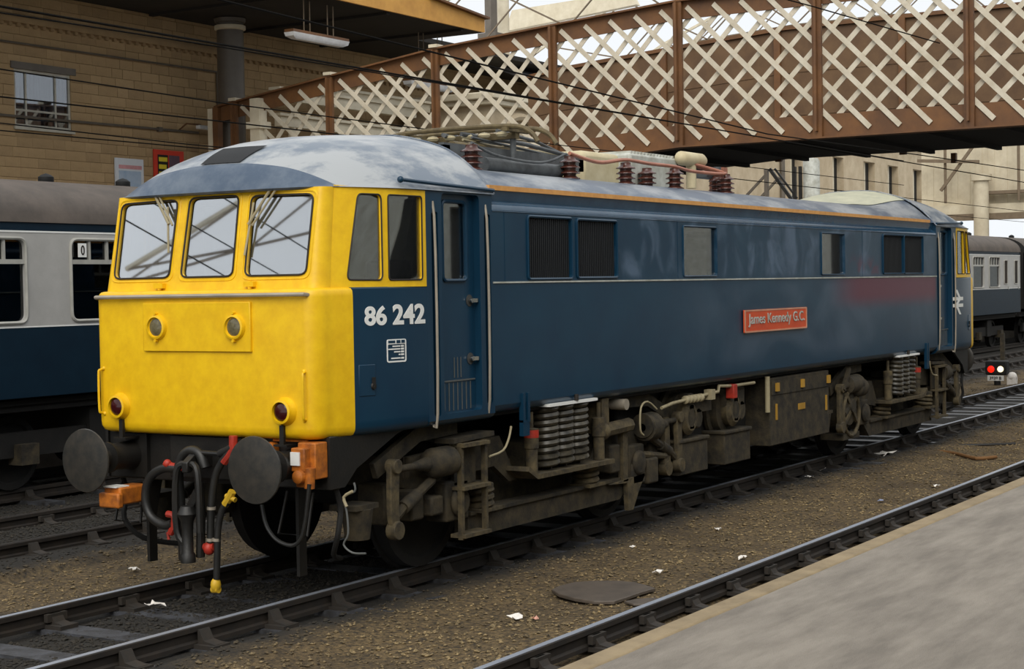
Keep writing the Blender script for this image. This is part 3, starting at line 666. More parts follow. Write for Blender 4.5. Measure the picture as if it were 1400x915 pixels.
#PART3
# ================================================================== THE LOCOMOTIVE
LX = 16.4                                            # mirror length: x -> LX - x gives the far cab
HW = 1.325
loco = thing('electric_locomotive', 'blue electric locomotive with a yellow cab front standing on the middle track', 'locomotive', (8.2, 0, 0))
def lp(name, mb, m, parent=None, **kw): return part(name, mb, m, parent or loco, **kw)
def interp(T, v):
    if v <= T[0][0]: return T[0][1]
    for (a, fa), (b, fb) in zip(T, T[1:]):
        if v <= b: return fa+(fb-fa)*(v-a)/(b-a)
    return T[-1][1]

# ---- cab roof dome
DOME_C = [(0, 0.0), (0.015, 0.035), (0.10, 0.185), (0.14, 0.225), (0.42, 0.385), (0.75, 0.46), (1.06, 0.51), (1.6, 0.55), (2.1, 0.575)]
DOME_P = [(0, 1), (.24, .985), (.36, .93), (.59, .78), (.71, .64), (.82, .45), (.90, .28), (.955, .12), (1, 0)]
ROOF_P = [(0, 3.455), (.5, 3.45), (.65, 3.435), (.76, 3.40), (.85, 3.355), (.92, 3.305), (.965, 3.265), (1, 3.215)]
ZB = 3.17
def brow_x(t): return -0.10+0.10*abs(t)**5
TT = [-1, -.985, -.955, -.93, -.9, -.86, -.82, -.77, -.71, -.65, -.59, -.52, -.45, -.36, -.24, -.12]
TT = TT+[0]+[-v for v in TT[::-1]]
def smooth_t(T, v):                                  # soften the section table
    return sum(interp(T, max(0, abs(v)+k*0.03)) for k in (-2, -1, 0, 1, 2))/5 if abs(v) < .93 else interp(T, abs(v))
DD = [0, 0.015, 0.05, 0.10, 0.12, 0.14, 0.18, 0.24, 0.32, 0.42, 0.55, 0.75, 0.9, 1.06, 1.3, 1.6, 1.85, 2.12]
def sm_d(v):
    if v <= 0.14: return interp(DOME_C, v)
    return sum(interp(DOME_C, max(0.14, v+k*min(0.1, (v-0.14)/2))) for k in (-2, -1, 0, 1, 2))/5
def dome_pt(d, t):
    xf = brow_x(t); x = xf+d*(2.0-xf)/2.12; y = t*(1.345-taper(x, .43))
    return (x, y, ZB+sm_d(d)*(smooth_t(DOME_P, t) if abs(t) < 1 else 0))

# the cab narrows towards its front in a curve: the lower side a little, the window band more
TK = 1.0
def taper(x, A): return TK*A*(max(0, .95-x)/1.15)**2
def warp_A(p, A):
    x = p[0]
    for _ in range(40): x = .5*x+.5*(p[0]+1.32*taper(x, A))
    return x, p[1]+taper(x, A)*(1 if p[1] < 0 else -1)
A_LOW = .20
def A_up(z): return .27+.15*(z-2.395)/.775
def warp_low(p): return (*warp_A(p, A_LOW), p[2])
def warp_up(p):
    x, y = warp_A(p, A_up(p[2])); return (x, y, 2.39+(p[2]-2.39)*(1+taper(x, A_up(p[2]))/9))
def hw_low(x): return HW-taper(x, A_LOW)
def hw_up(x, v): return HW-taper(x, .27+.15*v)
def cab(sx, ox, far):
    def B(): return MB(sx, ox)
    # nose slab below the windscreens
    def ring(z, ins):
        xf, ye, xs = -0.25+ins, 1.04, -0.08+ins*.4; hw = hw_low(-.08)-ins; x_b = warp_low((0, -HW, z))[0]
        P = [(x, -(hw_low(x)-ins), z) for x in (x_b, x_b*.6, x_b*.2, -.04)]
        for i in range(9):
            a = PI/2*i/8; P.append((xs-(xs-xf)*math.sin(a), -ye*(1-ins*.6)-(hw-ye*(1-ins*.6))*math.cos(a), z))
        P += [(xf-0.012, -0.6, z), (xf-0.018, 0, z), (xf-0.012, 0.6, z)]
        return P+[(p[0], -p[1], p[2]) for p in P[12::-1]]
    mb = B(); mb.grid([ring(z, i) for z, i in ((1.245, .10), (1.252, .055), (1.268, .022), (1.30, .004), (1.34, 0), (2.33, 0), (2.372, .004), (2.39, .018), (2.396, .04), (2.398, .10), (2.40, .16))], flip=True)
    nose = lp('cab_nose', mb, 'yellow', angle=50)
    # windscreen surround
    def fm(u, v, w): return (-0.165+0.145*v+w, u, 2.395+0.775*v)
    def V(z): return (z-2.395)/0.775
    W = [rpoly([(-1.0, V(2.50)), (-.395, V(2.50)), (-.385, V(3.125)), (-1.0, V(3.115))], .07), rpoly([(-.27, V(2.50)), (.27, V(2.50)), (.255, V(3.135)), (-.255, V(3.135))], .07), rpoly([(.395, V(2.50)), (1.0, V(2.50)), (1.0, V(3.115)), (.385, V(3.125))], .07)]
    # local panel helper works in (u=-y) so that faces look outwards
    def fmr(u, v, w): return fm(-u, v, w)
    mb = B(); mb.panel([(-1.03, 0), (1.03, 0), (1.03, 1), (-1.03, 1)], [[(-u, v) for u, v in h][::-1] for h in W], fmr, 0.035)
    for s in (-1, 1):
        rows = []
        for j in range(7):
            v = j/6; xf = -0.165+0.145*v; xs = -.02+0.12*v; row = []
            for i in range(9):
                a = PI/2*i/8; row.append((xf+(xs-xf)*(1-math.cos(a)), s*(1.03+(hw_up(xs, v)-1.03)*math.sin(a)), 2.395+0.775*v))
            rows.append(row)
        mb.grid(rows, flip=(s < 0))
    ws = lp('windscreen_surround', mb, 'yellow', angle=50)
    for h in W:
        g = B().tube([fm(u, v, -0.006) for u, v in h], 0.008, n=6, closed=True); lp('window_gasket', g, 'gasket', ws)
        g = B(); g.panel(h, [], lambda u, v, w: fm(u, v, 0.018+w), 0.006); lp('windscreen', g, 'screen_glass', ws)
        cu = sum(q[0] for q in h)/len(h); cv = sum(q[1] for q in h)/len(h)
        lip = [(cu+(u-cu)*1.10, cv+(v-cv)*1.09) for u, v in h]
        lp('window_rim', B().tube([fm(u, v, 0.002) for u, v in lip], 0.010, n=6, closed=True), 'yellow', ws)
    # cab side panels, doors and handrails on both sides
    for s in (-1, 1):
        def S(w=None): return MB(sx, ox, 1 if s < 0 else -1, w)
        def unw(x, z): return x-1.32*taper(x, A_up(z))
        up = [(unw(-.02+.12*k/4, 2.395+.77*k/4), 2.395+.77*k/4) for k in range(4, -1, -1)]+[(u, 2.395) for u in (0, .2, .4, .6, .8)]+[(0.985, 2.395), (0.985, 3.165)]+[(u, 3.165) for u in (.8, .6, .4, .2, 0, -.1)]
        w1 = rpoly([(-.072, 2.455), (.385, 2.45), (.385, 3.112), (.086, 3.108)], .05, 6); w2 = rpoly([(.47, 2.45), (.925, 2.45), (.93, 3.115), (.475, 3.113)], .03)
        fs = lambda u, v, w: (u, -HW+w, v)
        mb = S(warp_up); mb.panel(up, [w1, w2], fs, 0.035); sp = lp('side_window_frame', mb, 'yellow')
        for h in (w1, w2):
            lp('window_gasket', S(warp_up).tube([fs(u, v, -0.003) for u, v in h], 0.007, n=6, closed=True), 'gasket', sp)
            g = S(warp_up); g.panel(h, [], lambda u, v, w: fs(u, v, 0.018+w), 0.006); lp('window_pane', g, 'side_glass', sp)
        prof = [(1.20, 1.245), (1.27, 1.255), (1.305, 1.28), (1.322, 1.32), (HW, 1.37), (HW, 2.385), (HW-0.012, 2.397), (HW-0.10, 2.399), (HW-0.10, 1.30)]
        mb = S(warp_low); mb.loft([[(x, -a, b) for a, b in prof][::-1] for x in (0.0, .1, .2, .3, .45, .6, .8, 1.0)]); lower = lp('cab_side_panel', mb, 'rail_blue')
        # door surround with the two handrail slots
        outer = [(0.985, 1.30), (1.985, 1.30), (1.985, 3.20), (0.985, 3.165)]
        holes = [rrect(1.065, 1.16, 1.33, 3.0, .03), rrect(1.215, 1.785, 1.345, 3.155, .05), rrect(1.86, 1.955, 1.38, 3.0, .03)]
        mb = S(); mb.panel(outer, holes, lambda u, v, w: (u, -HW+w, v), 0.075); ds = lp('door_surround', mb, 'rail_blue')
        mb = S(); mb.loft([[(x, -a, b) for a, b in [(1.20, 1.245), (1.27, 1.255), (1.305, 1.275), (1.322, 1.30), (1.29, 1.32)]][::-1] for x in (1.0, 1.985)]); lp('door_sill', mb, 'rail_blue')
        lp('handrail_recess', S().box(1.04, 1.18, -1.255, -1.235, 1.31, 3.02).box(1.83, 1.975, -1.255, -1.235, 1.36, 3.02), 'grille_dark', ds)
        for hx, z0 in ((1.093, 1.33), (1.886, 1.39)): lp('handrail', S().tube([(hx, -1.26, 2.985), (hx, -1.335, 2.965), (hx, -1.335, z0+.03), (hx, -1.26, z0+.01)], 0.012, smooth=4), 'handrail_steel', ds)
        dh = rrect(1.305, 1.655, 2.44, 3.095, .05)
        mb = S(); mb.panel(rrect(1.20, 1.80, 1.335, 3.165, .01, 1), [dh], lambda u, v, w: (u, -1.262+w, v), 0.04); dr = lp('cab_door', mb, 'rail_blue')
        lp('door_window_rim', S().tube([(u, -1.268, v) for u, v in dh], 0.016, n=6, closed=True), 'grey_gasket' if False else 'rail_blue', dr)
        g = S(); g.panel(dh, [], lambda u, v, w: (u, -1.245+w, v), 0.006); lp('door_window', g, 'side_glass', dr)
        for hz in (2.27, 1.78):
            lp('handle_recess', S().lathe((1.70, -1.264, hz), (0, -1, 0), [(0, .05), (.004, .05)], 16), 'cab_dark', dr)
            lp('door_handle', S().box(1.69, 1.775, -1.31, -1.285, hz-.016, hz+.016).cyl((1.70, -1.262, hz), (1.70, -1.30, hz), .02), 'chrome', dr)
        mb = S().box(1.24, 1.76, -1.272, -1.262, 1.60, 1.612)
        for k in range(7): mb.box(1.30+.065*k, 1.308+.065*k, -1.268, -1.262, 1.36, 1.59)
        for k in range(3): mb.box(1.45+.05*k, 1.457+.05*k, -1.268, -1.262, 1.63, 1.80)
        lp('kick_strips', mb, 'grey_gasket', dr)
        lp('access_hatch', S(warp_low).box(.055, .265, -HW-.006, -HW+.01, 1.555, 1.80), 'rail_blue', lower, bev=.006)
        lp('hatch_latch', S(warp_low).box(.215, .24, -HW-.025, -HW, 1.62, 1.70).lathe((.23, -HW, 1.63), (0, -1, 0), [(0, .03), (.02, .025)], 12), 'black_iron', lower)
        lp('rain_strip', S().tube([(.66, -1.318, 3.24), (1.0, -1.338, 3.228), (2.0, -1.337, 3.205)], .016).ball((.66, -1.318, 3.24), .028), 'rail_blue')
        # skirt below the nose and guard iron
        lp('nose_skirt', S().prism([(-.12, -1.17, 1.26), (-.12, -1.17, .87), (.06, -1.17, .87), (.2, -1.18, 1.0), (.70, -1.20, 1.22), (.83, -1.21, 1.26)], (0, 0.03, 0)), 'black_iron')
        lp('guard_iron', S().prism([(-.05, -.80, .85), (.12, -.80, .85), (.04, -.80, .55), (.04, -.80, .17), (-.05, -.80, .17)], (0, .03, 0)).tube([(-.12, -1.0, .84), (-.2, -1.0, .52), (-.2, -.72, .52), (-.12, -.75, .84)], .012), 'black_iron')
        # buffer, marker lamp, grab handle, lamp bracket
        bf = lp('buffer', S().lathe((-.10, -.87, 1.06), (-1, 0, 0), [(0, .17), (.03, .17), (.035, .12), (.27, .105), (.29, .125), (.31, .125), (.32, .075), (.52, .07)], 24).box(-.14, -.09, -1.05, -.69, .88, 1.24), 'black_iron')
        lp('buffer_head', S().lathe((-.60, -.87, 1.06), (-1, 0, 0), [(0, .07), (.02, .18), (.028, .245), (.035, .254), (.046, .25), (.06, .17), (.068, .08), (.07, 0)], 40), 'buffer_steel', bf)
        ml = lp('marker_lamp', S().lathe((-.23, -.855, 1.465), (-1, 0, 0), [(0, .115), (.03, .11), (.05, .095), (.085, .092), (.09, .075), (.06, .072)], 24), 'yellow', nose)
        lp('red_lens', S().lathe((-.285, -.855, 1.465), (-1, 0, 0), [(0, .074), (.02, .066), (.035, .04), (.04, 0)], 20), 'red_lens', ml) if False else part('red_lens', S().lathe((-.285, -.855, 1.465), (-1, 0, 0), [(0, .074), (.02, .066), (.035, .04), (.04, 0)], 20), 'red_lens', nose)
        lp('grab_handle', S().tube([(-.20, -1.04, 1.77), (-.275, -1.055, 1.76), (-.29, -1.06, 1.72), (-.29, -1.06, 1.45), (-.275, -1.055, 1.41), (-.20, -1.04, 1.40)], .010, smooth=3).ball((-.245, -1.04, 1.77), .018).ball((-.245, -1.04, 1.40), .018), 'yellow', nose)
        lp('lamp_bracket', S().box(-.28, -.255, -.855, -.815, 1.21, 1.36).box(-.30, -.10, -.90, -.77, 1.20, 1.215), 'black_iron')
        if s < 0 and not far: lp('jumper_box', S().box(-.27, -.12, -1.15, -.98, .96, 1.235).box(-.34, -.24, -1.10, -.97, 1.02, 1.20).box(-.30, -.2, -1.06, -.98, .90, 1.0).box(-.18, -.14, -1.0, -.66, 1.225, 1.245), 'orange_box', bev=.012); lp('jumper_stowage', S().box(-.24, -.12, -.70, -.60, 1.08, 1.22), 'orange_box', bev=.03)
    # handrail and nose panel
    lp('nose_handrail', B().tube([(-.22, -1.08, 2.345), (-.28, -1.08, 2.35), (-.288, -.95, 2.35), (-.292, 0, 2.35), (-.288, .95, 2.35), (-.28, 1.08, 2.35), (-.22, 1.08, 2.345)], .017), 'handrail_steel', nose)
    pn = lp('headcode_panel', B().box(-.285, -.24, -.555, .56, 1.915, 2.30), 'yellow', nose, bev=.006)
    lp('panel_lip', B().box(-.335, -.30, -.56, .565, 1.905, 1.918), 'orange_box', nose) if False else None
    for y in (-.405, .405):
        part('headlamp', B().lathe((-.28, y, 2.107), (-1, 0, 0), [(0, .105), (.02, .10), (.035, .095), (.04, .08), (.02, .076)], 24), 'yellow', nose)
        part('headlamp_lens', B().lathe((-.295, y, 2.107), (-1, 0, 0), [(0, .078), (.012, .06), (.02, 0)], 20), 'lens', nose)
        part('lamp_hinge', B().cyl((-.28, y, 2.215), (-.32, y, 2.215), .012), 'yellow', nose); part('lamp_hinge', B().cyl((-.28, y, 2.0), (-.32, y, 2.0), .012), 'yellow', nose)
    for y in (-.47, .47): part('windscreen_bracket', B().box(-.20, -.155, y-.05, y+.05, 2.415, 2.455).cyl((-.18, y, 2.40), (-.18, y, 2.46), .018), 'yellow', ws)
    # wipers: two parallel arms and a blade
    def wpt(y, z, o=0.035): v = V(z); return Vector(fm(y, v, -o))
    for (ya, za), (yb, zb), (yc, zc), (yd, zd) in (((-.60, 3.175), (-.405, 2.90), (-.43, 3.07), (-.39, 2.66)), ((.62, 3.175), (.43, 2.93), (.47, 3.07), (.41, 2.70))):
        w_ = part('wiper', B().tube([wpt(ya, za), wpt(yb, zb)], .012).tube([wpt(ya-.05, za-.01), wpt(yb-.04, zb-.01)], .009), 'pipe_pale', ws)
        part('wiper_blade', B().tube([wpt(yc, zc, .025), wpt(yd, zd, .025)], .009), 'pipe_pale', ws)
    # dome roof
    mb = B(); rows = [[dome_pt(d, t) for t in TT] for d in DD]
    rows = [[(p[0]+0.02, p[1]*0.99, p[2]-0.015) for p in rows[0]]]+rows
    mb.grid(rows[6:], flip=True)
    vz = B(); vz.grid(rows[:7], flip=True); 
    vz.grid([[(p[0]+.02, p[1]*.99, p[2]-.015) for p in rows[1]], [(p[0]+.25 if abs(p[1]) < 0.98 else p[0]+.06, p[1]*.93, p[2]-.02) for p in rows[1]]], flip=False)
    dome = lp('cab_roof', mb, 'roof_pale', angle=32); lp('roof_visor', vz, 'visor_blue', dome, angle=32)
    mb = B(); mb.grid([[tuple(Vector(dome_pt(d, t))+Vector((-.004, 0, .008))) for t in (-.19, -.12, -.06, 0, .06, .12, .19)] for d in (.145, .19, .25, .32, .40, .46)], flip=True); lp('horn_grille', mb, 'grille_dark', dome)
    lp('roof_joint', B().tube([(2.0, 1.338*t, ZB+sm_d(2.12)*(smooth_t(DOME_P, t) if abs(t) < 1 else 0)+.004) for t in TT], .012, n=6), 'roof_grey', dome)
    # inside the cab
    lp('cab_floor', B().box(-.05, 2.0, -1.05, 1.05, 1.3, 1.5), 'cab_dark')
    lp('cab_bulkhead', B().box(1.94, 1.97, -1.23, 1.23, 1.3, 3.14), 'cab_wall')
    lp('driver_desk', B().prism([(-.05, -1.0, 1.5), (.42, -1.0, 1.5), (.42, -1.0, 2.30), (.30, -1.0, 2.44), (-.05, -1.0, 2.46)], (0, 2.0, 0)), 'cab_dark')
    for y in (-.75, .75): lp('driver_seat', B().box(.85, 1.25, y-.22, y+.22, 1.9, 2.0).box(1.22, 1.30, y-.22, y+.22, 2.0, 2.62).cyl((1.05, y, 1.5), (1.05, y, 1.9), .06), 'cab_dark', bev=.03)
    lp('desk_papers', B().prism([(.10, .55, 2.47), (.3, .55, 2.45), (.3, .85, 2.45), (.10, .85, 2.47)], (0, 0, .015)).prism([(.02, .5, 2.5), (.1, .75, 2.46), (.12, .75, 2.62), (.04, .5, 2.66)], (.01, 0, 0)), 'white_paint')
    lp('cab_ceiling', B().prism([(.15, -.95, 3.14), (1.0, -1.2, 3.14), (2.0, -1.25, 3.14), (2.0, 1.25, 3.14), (1.0, 1.2, 3.14), (.15, .95, 3.14)], (0, 0, .015)), 'cab_wall')
    # buffer beam, hook and coupling
    lp('buffer_beam', B().box(-.10, .02, -1.16, 1.16, .86, 1.27).box(-.16, -.09, -.42, .42, .90, 1.24), 'black_iron', bev=.01)
    dk = lp('draw_hook', B().prism([(-.1, -.03, 1.0), (-.1, -.03, 1.1), (-.36, -.03, 1.12), (-.45, -.03, 1.06), (-.45, -.03, .98), (-.40, -.03, .98), (-.36, -.03, 1.02), (-.3, -.03, 1.0)], (0, .06, 0)), 'black_iron', bev=.008)
    part('coupling_shackle', B().tube([(-.42, -.12, .52), (-.42, -.11, .98), (-.40, 0, 1.04), (-.42, .11, .98), (-.42, .12, .52), (-.40, .02, .40)], .028, smooth=4), 'black_iron', dk)
    part('coupling_screw', B().lathe((-.43, 0, .72), (0, 0, -1), [(0, .05), (.06, .08), (.12, .05), (.2, .045), (.36, .045), (.38, .06), (.44, .06)], 14), 'black_iron', dk)
    return nose

near_nose = cab(1, 0, False)
TK = .35
cab(-1, LX, True)
TK = 1.0

# ---- long body between the cabs
grilles = [(2.58, 3.345, 2.455, 2.99), (3.465, 4.235, 2.462, 2.985), (12.02, 12.88, 2.475, 2.99), (12.92, 13.75, 2.473, 2.993)]
panes = [(5.735, 6.555, 2.462, 2.975), (9.705, 10.51, 2.465, 2.975)]
X0, X1 = 1.985, LX-1.985
for s in (-1, 1):
    def S(): return MB(1, 0, 1 if s < 0 else -1)
    hl = [rrect(a, b, c, d, .03) for a, b, c, d in grilles+panes]
    mb = S(); mb.panel([(X0, 1.36), (X1, 1.36), (X1, 3.04), (X0, 3.04)], hl, lambda u, v, w: (u, -HW+w, v), 0.04); side = lp('body_side', mb, 'side_blue')
    mb = S(); mb.grid([[(x, -a, b) for a, b in [(1.15, 1.285), (1.24, 1.288), (1.285, 1.30), (1.313, 1.33), (HW, 1.365)]] for x in (X0, X1)]); lp('body_sill', mb, 'side_blue')
    mb = S(); mb.grid([[(x, -a, b) for a, b in [(HW, 3.035), (1.322, 3.055), (1.312, 3.078), (1.294, 3.098), (1.276, 3.108), (1.268, 3.118), (1.270, 3.14), (1.282, 3.18), (1.290, 3.215)]] for x in [X0+(X1-X0)*i/30 for i in range(31)]]); lp('cantrail', mb, 'blue_gloss')
    lp('orange_line', S().box(X0, 14.2, -1.305, -1.27, 3.213, 3.255), 'orange_stripe')
    lp('waist_bead', S().bar((X0, -HW-.004, 2.418), (X1, -HW-.004, 2.418), .012, .014), 'equipment_grey', side)
    lp('gutter', S().tube([(X0, -1.326, 3.03), (X1, -1.326, 3.03)], .005, n=6), 'side_blue', side)
    for xx in (2.18, 5.60, 11.2): lp('panel_seam', S().box(xx, xx+.008, -HW-.003, -HW, 2.43, 3.04), 'side_blue', side)
    for a, b, c, d in grilles:
        g = lp('air_grille', S().box(a-.01, b+.01, -1.285, -1.265, c-.01, d+.01), 'grille_dark', side)
        lp('grille_frame', S().tube([(u, -HW-.004, v) for u, v in rrect(a-.012, b+.012, c-.012, d+.012, .035)], .014, n=6, closed=True), 'rail_blue', side)
        mb = S(); n = int((b-a)/.036)
        for k in range(n): mb.box(a+.012+k*.036, a+.024+k*.036, -1.315, -1.287, c, d)
        q = lp('grille_slats', mb, 'grille_slat', side, smooth=False); q['kind'] = 'stuff'
    for a, b, c, d in panes:
        lp('window_rim', S().tube([(u, -HW-.002, v) for u, v in rrect(a-.008, b+.008, c-.008, d+.008, .03)], .011, n=6, closed=True), 'side_blue', side)
        g = S(); g.panel(rrect(a, b, c, d, .03), [], lambda u, v, w: (u, -1.302+w, v), .006); lp('window_pane', g, 'side_glass', side)
    lp('equipment_cabinet', S().box(5.4, 6.0, -.9, -.7, 1.5, 2.9).box(6.2, 7.0, -.95, -.8, 1.5, 2.7).box(9.4, 10.9, -.9, -.8, 1.5, 3.0), 'engine_room')
for x_ in (6.25, 10.2): lp('machine_casing', MB().lathe((x_, -1.0, 2.35), (0, 1, 0), [(0, .36), (.3, .36), (.34, .2)], 20), 'cab_dark')
lp('underframe_floor', MB().box(.9, LX-.9, -1.22, 1.22, 1.26, 1.31).box(-.05, .9, -1.05, 1.05, 1.26, 1.31).box(LX-.9, LX+.05, -1.05, 1.05, 1.26, 1.31), 'under_dark')
# main roof, ramping up to the far cab
def roof_row(x):
    k = 0.0
    if x < 2.4: k = max(0, 1-(x-2.0)/.4)
    if x > 12.5: k = min(1, (x-12.5)/1.9)
    k = k*k*(3-2*k); out = []
    for t in TT:
        zr = sum(interp(ROOF_P, min(1, abs(t)+j*.02)) for j in (-1, 0, 1))/3 if abs(t) < .97 else interp(ROOF_P, abs(t))
        zd = ZB+sm_d(2.12)*(smooth_t(DOME_P, t) if abs(t) < 1 else 0.045/sm_d(2.12))
        out.append((x, 1.30*t, zr+(max(zd-.01, zr)-zr)*k))
    return out
mb = MB(); mb.grid([roof_row(x) for x in [2.0, 2.08, 2.16, 2.26, 2.4]+[3+.5*i for i in range(19)]+[12.5+.19*i for i in range(11)]], flip=True); roof = lp('main_roof', mb, 'roof_grey', angle=60)
mb = MB(); rows = []
for x in [12.75+.19*i for i in range(12)]:
    xx = min(x, LX-2.0); row = []
    for t in (-.66, -.55, -.45, -.3, -.15, 0, .15, .3, .45, .55, .66):
        k = roof_row(xx); zz = interp([(p[1], p[2]) for p in k], 1.30*t) if x <= LX-2.0 else ZB+sm_d(2.12-(x-(LX-2.0)))*smooth_t(DOME_P, t)
        row.append((x, 1.30*t, zz+.010))
    rows.append(row)
mb.grid(rows, flip=True); lp('walkway_patch', mb, 'roof_cream', roof)

# ---- roof equipment
def insulator(x, y, z=3.43, n=4, h=.055, r=.105):
    pr = [(0, .05)]
    for k in range(n): pr += [(h*k+.008, r*.62), (h*k+.012, r), (h*k+.02, r*.98), (h*k+.040, r*.6)]
    pr += [(h*n, .055), (h*n+.02, .055), (h*n+.025, .03)]
    return lp('insulator', MB().lathe((x, y, z), (0, 0, 1), pr, 20), 'porcelain')
for x, y in ((2.62, -.72), (4.42, -.72), (5.62, -.72), (6.80, -.72), (6.55, -.50), (8.18, -.72), (8.42, -.5), (2.62, .72), (4.42, .72)): insulator(x, y)
lp('busbar', MB().tube([(4.42, -.72, 3.70), (4.75, -.72, 3.66), (5.1, -.72, 3.645), (5.62, -.72, 3.70), (6.2, -.72, 3.69), (6.80, -.72, 3.69), (7.3, -.72, 3.66), (8.18, -.72, 3.68), (7.7, -.45, 3.80)], .02, smooth=5), 'copper')
lp('busbar', MB().tube([(2.62, -.72, 3.69), (3.1, -.7, 3.60), (3.9, -.7, 3.58), (4.35, -.72, 3.69)], .014, smooth=5), 'pan_grey')
lp('relay_box', MB().box(5.55, 6.45, -.25, .4, 3.44, 3.83), 'equipment_cream', bev=.06)
lp('circuit_breaker', MB().box(6.35, 7.55, -.40, .25, 3.44, 3.84), 'equipment_grey', bev=.03)
mb = MB()
for k in range(14): mb.box(6.4+.08*k, 6.44+.08*k, -.38, .22, 3.84, 3.865)
lp('cooling_fins', mb, 'equipment_grey')
mb = MB(); mb.lathe((7.45, -.45, 3.84), (1, 0, 0), [(0, 0), (.03, .06), (.08, .085), (.6, .085), (.68, .06), (.72, 0)], 16).cyl((7.8, -.45, 3.5), (7.8, -.45, 3.8), .06); lp('surge_arrester', mb, 'equipment_cream')
lp('earthing_switch', MB().tube([(7.75, -.45, 3.82), (7.9, -.5, 3.76), (8.3, -.6, 3.70)], .03).box(8.5, 8.62, -.55, -.42, 3.44, 3.78).cyl((8.75, -.3, 3.44), (8.75, -.3, 3.75), .05), 'copper')
lp('switch_gear', MB().box(8.3, 8.9, -.42, -.2, 3.66, 3.72).cyl((8.42, -.5, 3.68), (8.42, -.5, 3.78), .05).cyl((8.7, -.3, 3.7), (8.7, -.3, 3.8), .04), 'pan_grey')
# folded pantograph
base = lp('pantograph_base', MB().box(2.5, 5.1, -.50, -.44, 3.56, 3.70).box(2.5, 5.1, .44, .50, 3.56, 3.70).box(2.5, 2.6, -.5, .5, 3.56, 3.68).box(5.0, 5.1, -.5, .5, 3.56, 3.68).cyl((3.0, -.60, 3.52), (4.4, -.60, 3.52), .07), 'pan_grey')
for s in (-1, 1):
    part('lower_arm', MB().tube([(5.2, s*.35, 3.72), (4.2, s*.33, 3.80), (3.4, s*.10, 3.86)], .022), 'pan_grey', base)
    part('upper_arm', MB().tube([(5.3, s*.12, 3.78), (4.6, s*.22, 3.86), (3.7, s*.32, 3.90)], .018), 'pan_grey', base)
    part('control_rod', MB().tube([(5.25, s*.22, 3.74), (4.0, s*.2, 3.78)], .016), 'pipe_pale', base)
    part('spring_box', MB().cyl((3.0, s*.25, 3.70), (4.0, s*.25, 3.70), .06), 'pan_brown', base)
for x in (3.45, 3.80):
    hd = part('collector_strip', MB().tube([(x, sgn*w, z) for sgn, w, z in ((-1, .93, 3.74), (-1, .86, 3.83), (-1, .72, 3.895), (-1, .45, 3.915), (1, 0, 3.92), (1, .45, 3.915), (1, .72, 3.895), (1, .86, 3.83), (1, .93, 3.74))], .024, smooth=3), 'pan_brown', base)
part('head_frame', MB().box(3.40, 3.86, -.62, -.56, 3.86, 3.90).box(3.40, 3.86, .56, .62, 3.86, 3.90).box(3.58, 3.66, -.6, .6, 3.80, 3.86), 'pan_brown', base)
for y in (-.5, -.3, -.1, .1, .3, .5): part('strip_carrier', MB().ball((3.5, y, 3.84), .05, .07, .03, 8), 'equipment_cream', base)
for k_ in range(4): part('frame_rod', MB().tube([(3.2+.15*k_, -.35+.2*k_, 3.80), (5.75, -.15+.08*k_, 3.70)], .012), 'pipe_pale' if k_ % 2 else 'pan_grey', base)
part('head_post', MB().cyl((3.62, -.55, 3.60), (3.62, -.55, 3.88), .03).cyl((3.62, .55, 3.60), (3.62, .55, 3.88), .03), 'pan_grey', base)

lp('transformer_tank', MB().box(4.9, 11.6, -.95, .95, .42, 1.27), 'under_dark', bev=.03)
for mx_ in (2.45, 3.98, 12.42, 13.95): lp('traction_motor', MB().lathe((mx_, -.62, .60), (0, 1, 0), [(0, .30), (.05, .40), (1.19, .40), (1.24, .30)], 20).box(mx_-.4, mx_+.4, -.6, .6, .55, 1.02), 'under_dark', bev=.02)

# ---- lettering, plates and emblem
def fit(me, x0, x1, z0, z1):
    xs = [v.co.x for v in me.vertices]; ys = [v.co.y for v in me.vertices]; a, b, c, d = min(xs), max(xs), min(ys), max(ys)
    for v in me.vertices: v.co = Vector((x0+(v.co.x-a)/(b-a)*(x1-x0), -v.co.z, z0+(v.co.y-c)/(d-c)*(z1-z0)))
    return me
def letters(name, body, x0, x1, z0, z1, y, m, parent, bold=.012):
    me = fit(text_mesh(body, 1.0, bold=bold, ext=.002), x0, x1, z0, z1); o = put(name, me, m, parent); o.location.y += y; return o
def warp_mesh(o):
    for v in o.data.vertices: v.co = Vector(warp_low((v.co.x, v.co.y-HW, v.co.z)))+Vector((0, HW, 0))
for o in (letters('running_number', '86', .143, .428, 2.098, 2.250, -HW-.002, 'white_paint', loco, .030), letters('running_number', '242', .510, .950, 2.098, 2.258, -HW-.002, 'white_paint', loco, .030)): warp_mesh(o)
dp = lp('data_panel', MB(warp=warp_low).panel(rrect(.423, .680, 1.803, 1.985, .022), [rrect(.435, .668, 1.815, 1.945, .012)], lambda u, v, w: (u, -HW-.004+w, v), .004), 'white_paint')
for z, a, b in ((1.930, .50, .60), (1.908, .445, .60), (1.886, .52, .60), (1.864, .58, .60), (1.836, .48, .60)): part('data_row', MB(warp=warp_low).box(a, b, -HW-.004, -HW, z-.006, z+.004).box(.612, .648, -HW-.004, -HW, z-.008, z+.006), 'white_paint', dp)
part('data_heading', MB(warp=warp_low).box(.44, .53, -HW-.006, -HW-.003, 1.955, 1.975).box(.55, .60, -HW-.006, -HW-.003, 1.953, 1.977).box(.615, .66, -HW-.006, -HW-.003, 1.953, 1.977), 'rail_blue', dp)
np_ = lp('nameplate', MB().box(7.235, 9.115, -HW-.03, -HW-.01, 1.808, 2.066).box(7.3, 9.05, -HW-.01, -HW, 1.85, 2.0), 'plate_red', bev=.006)
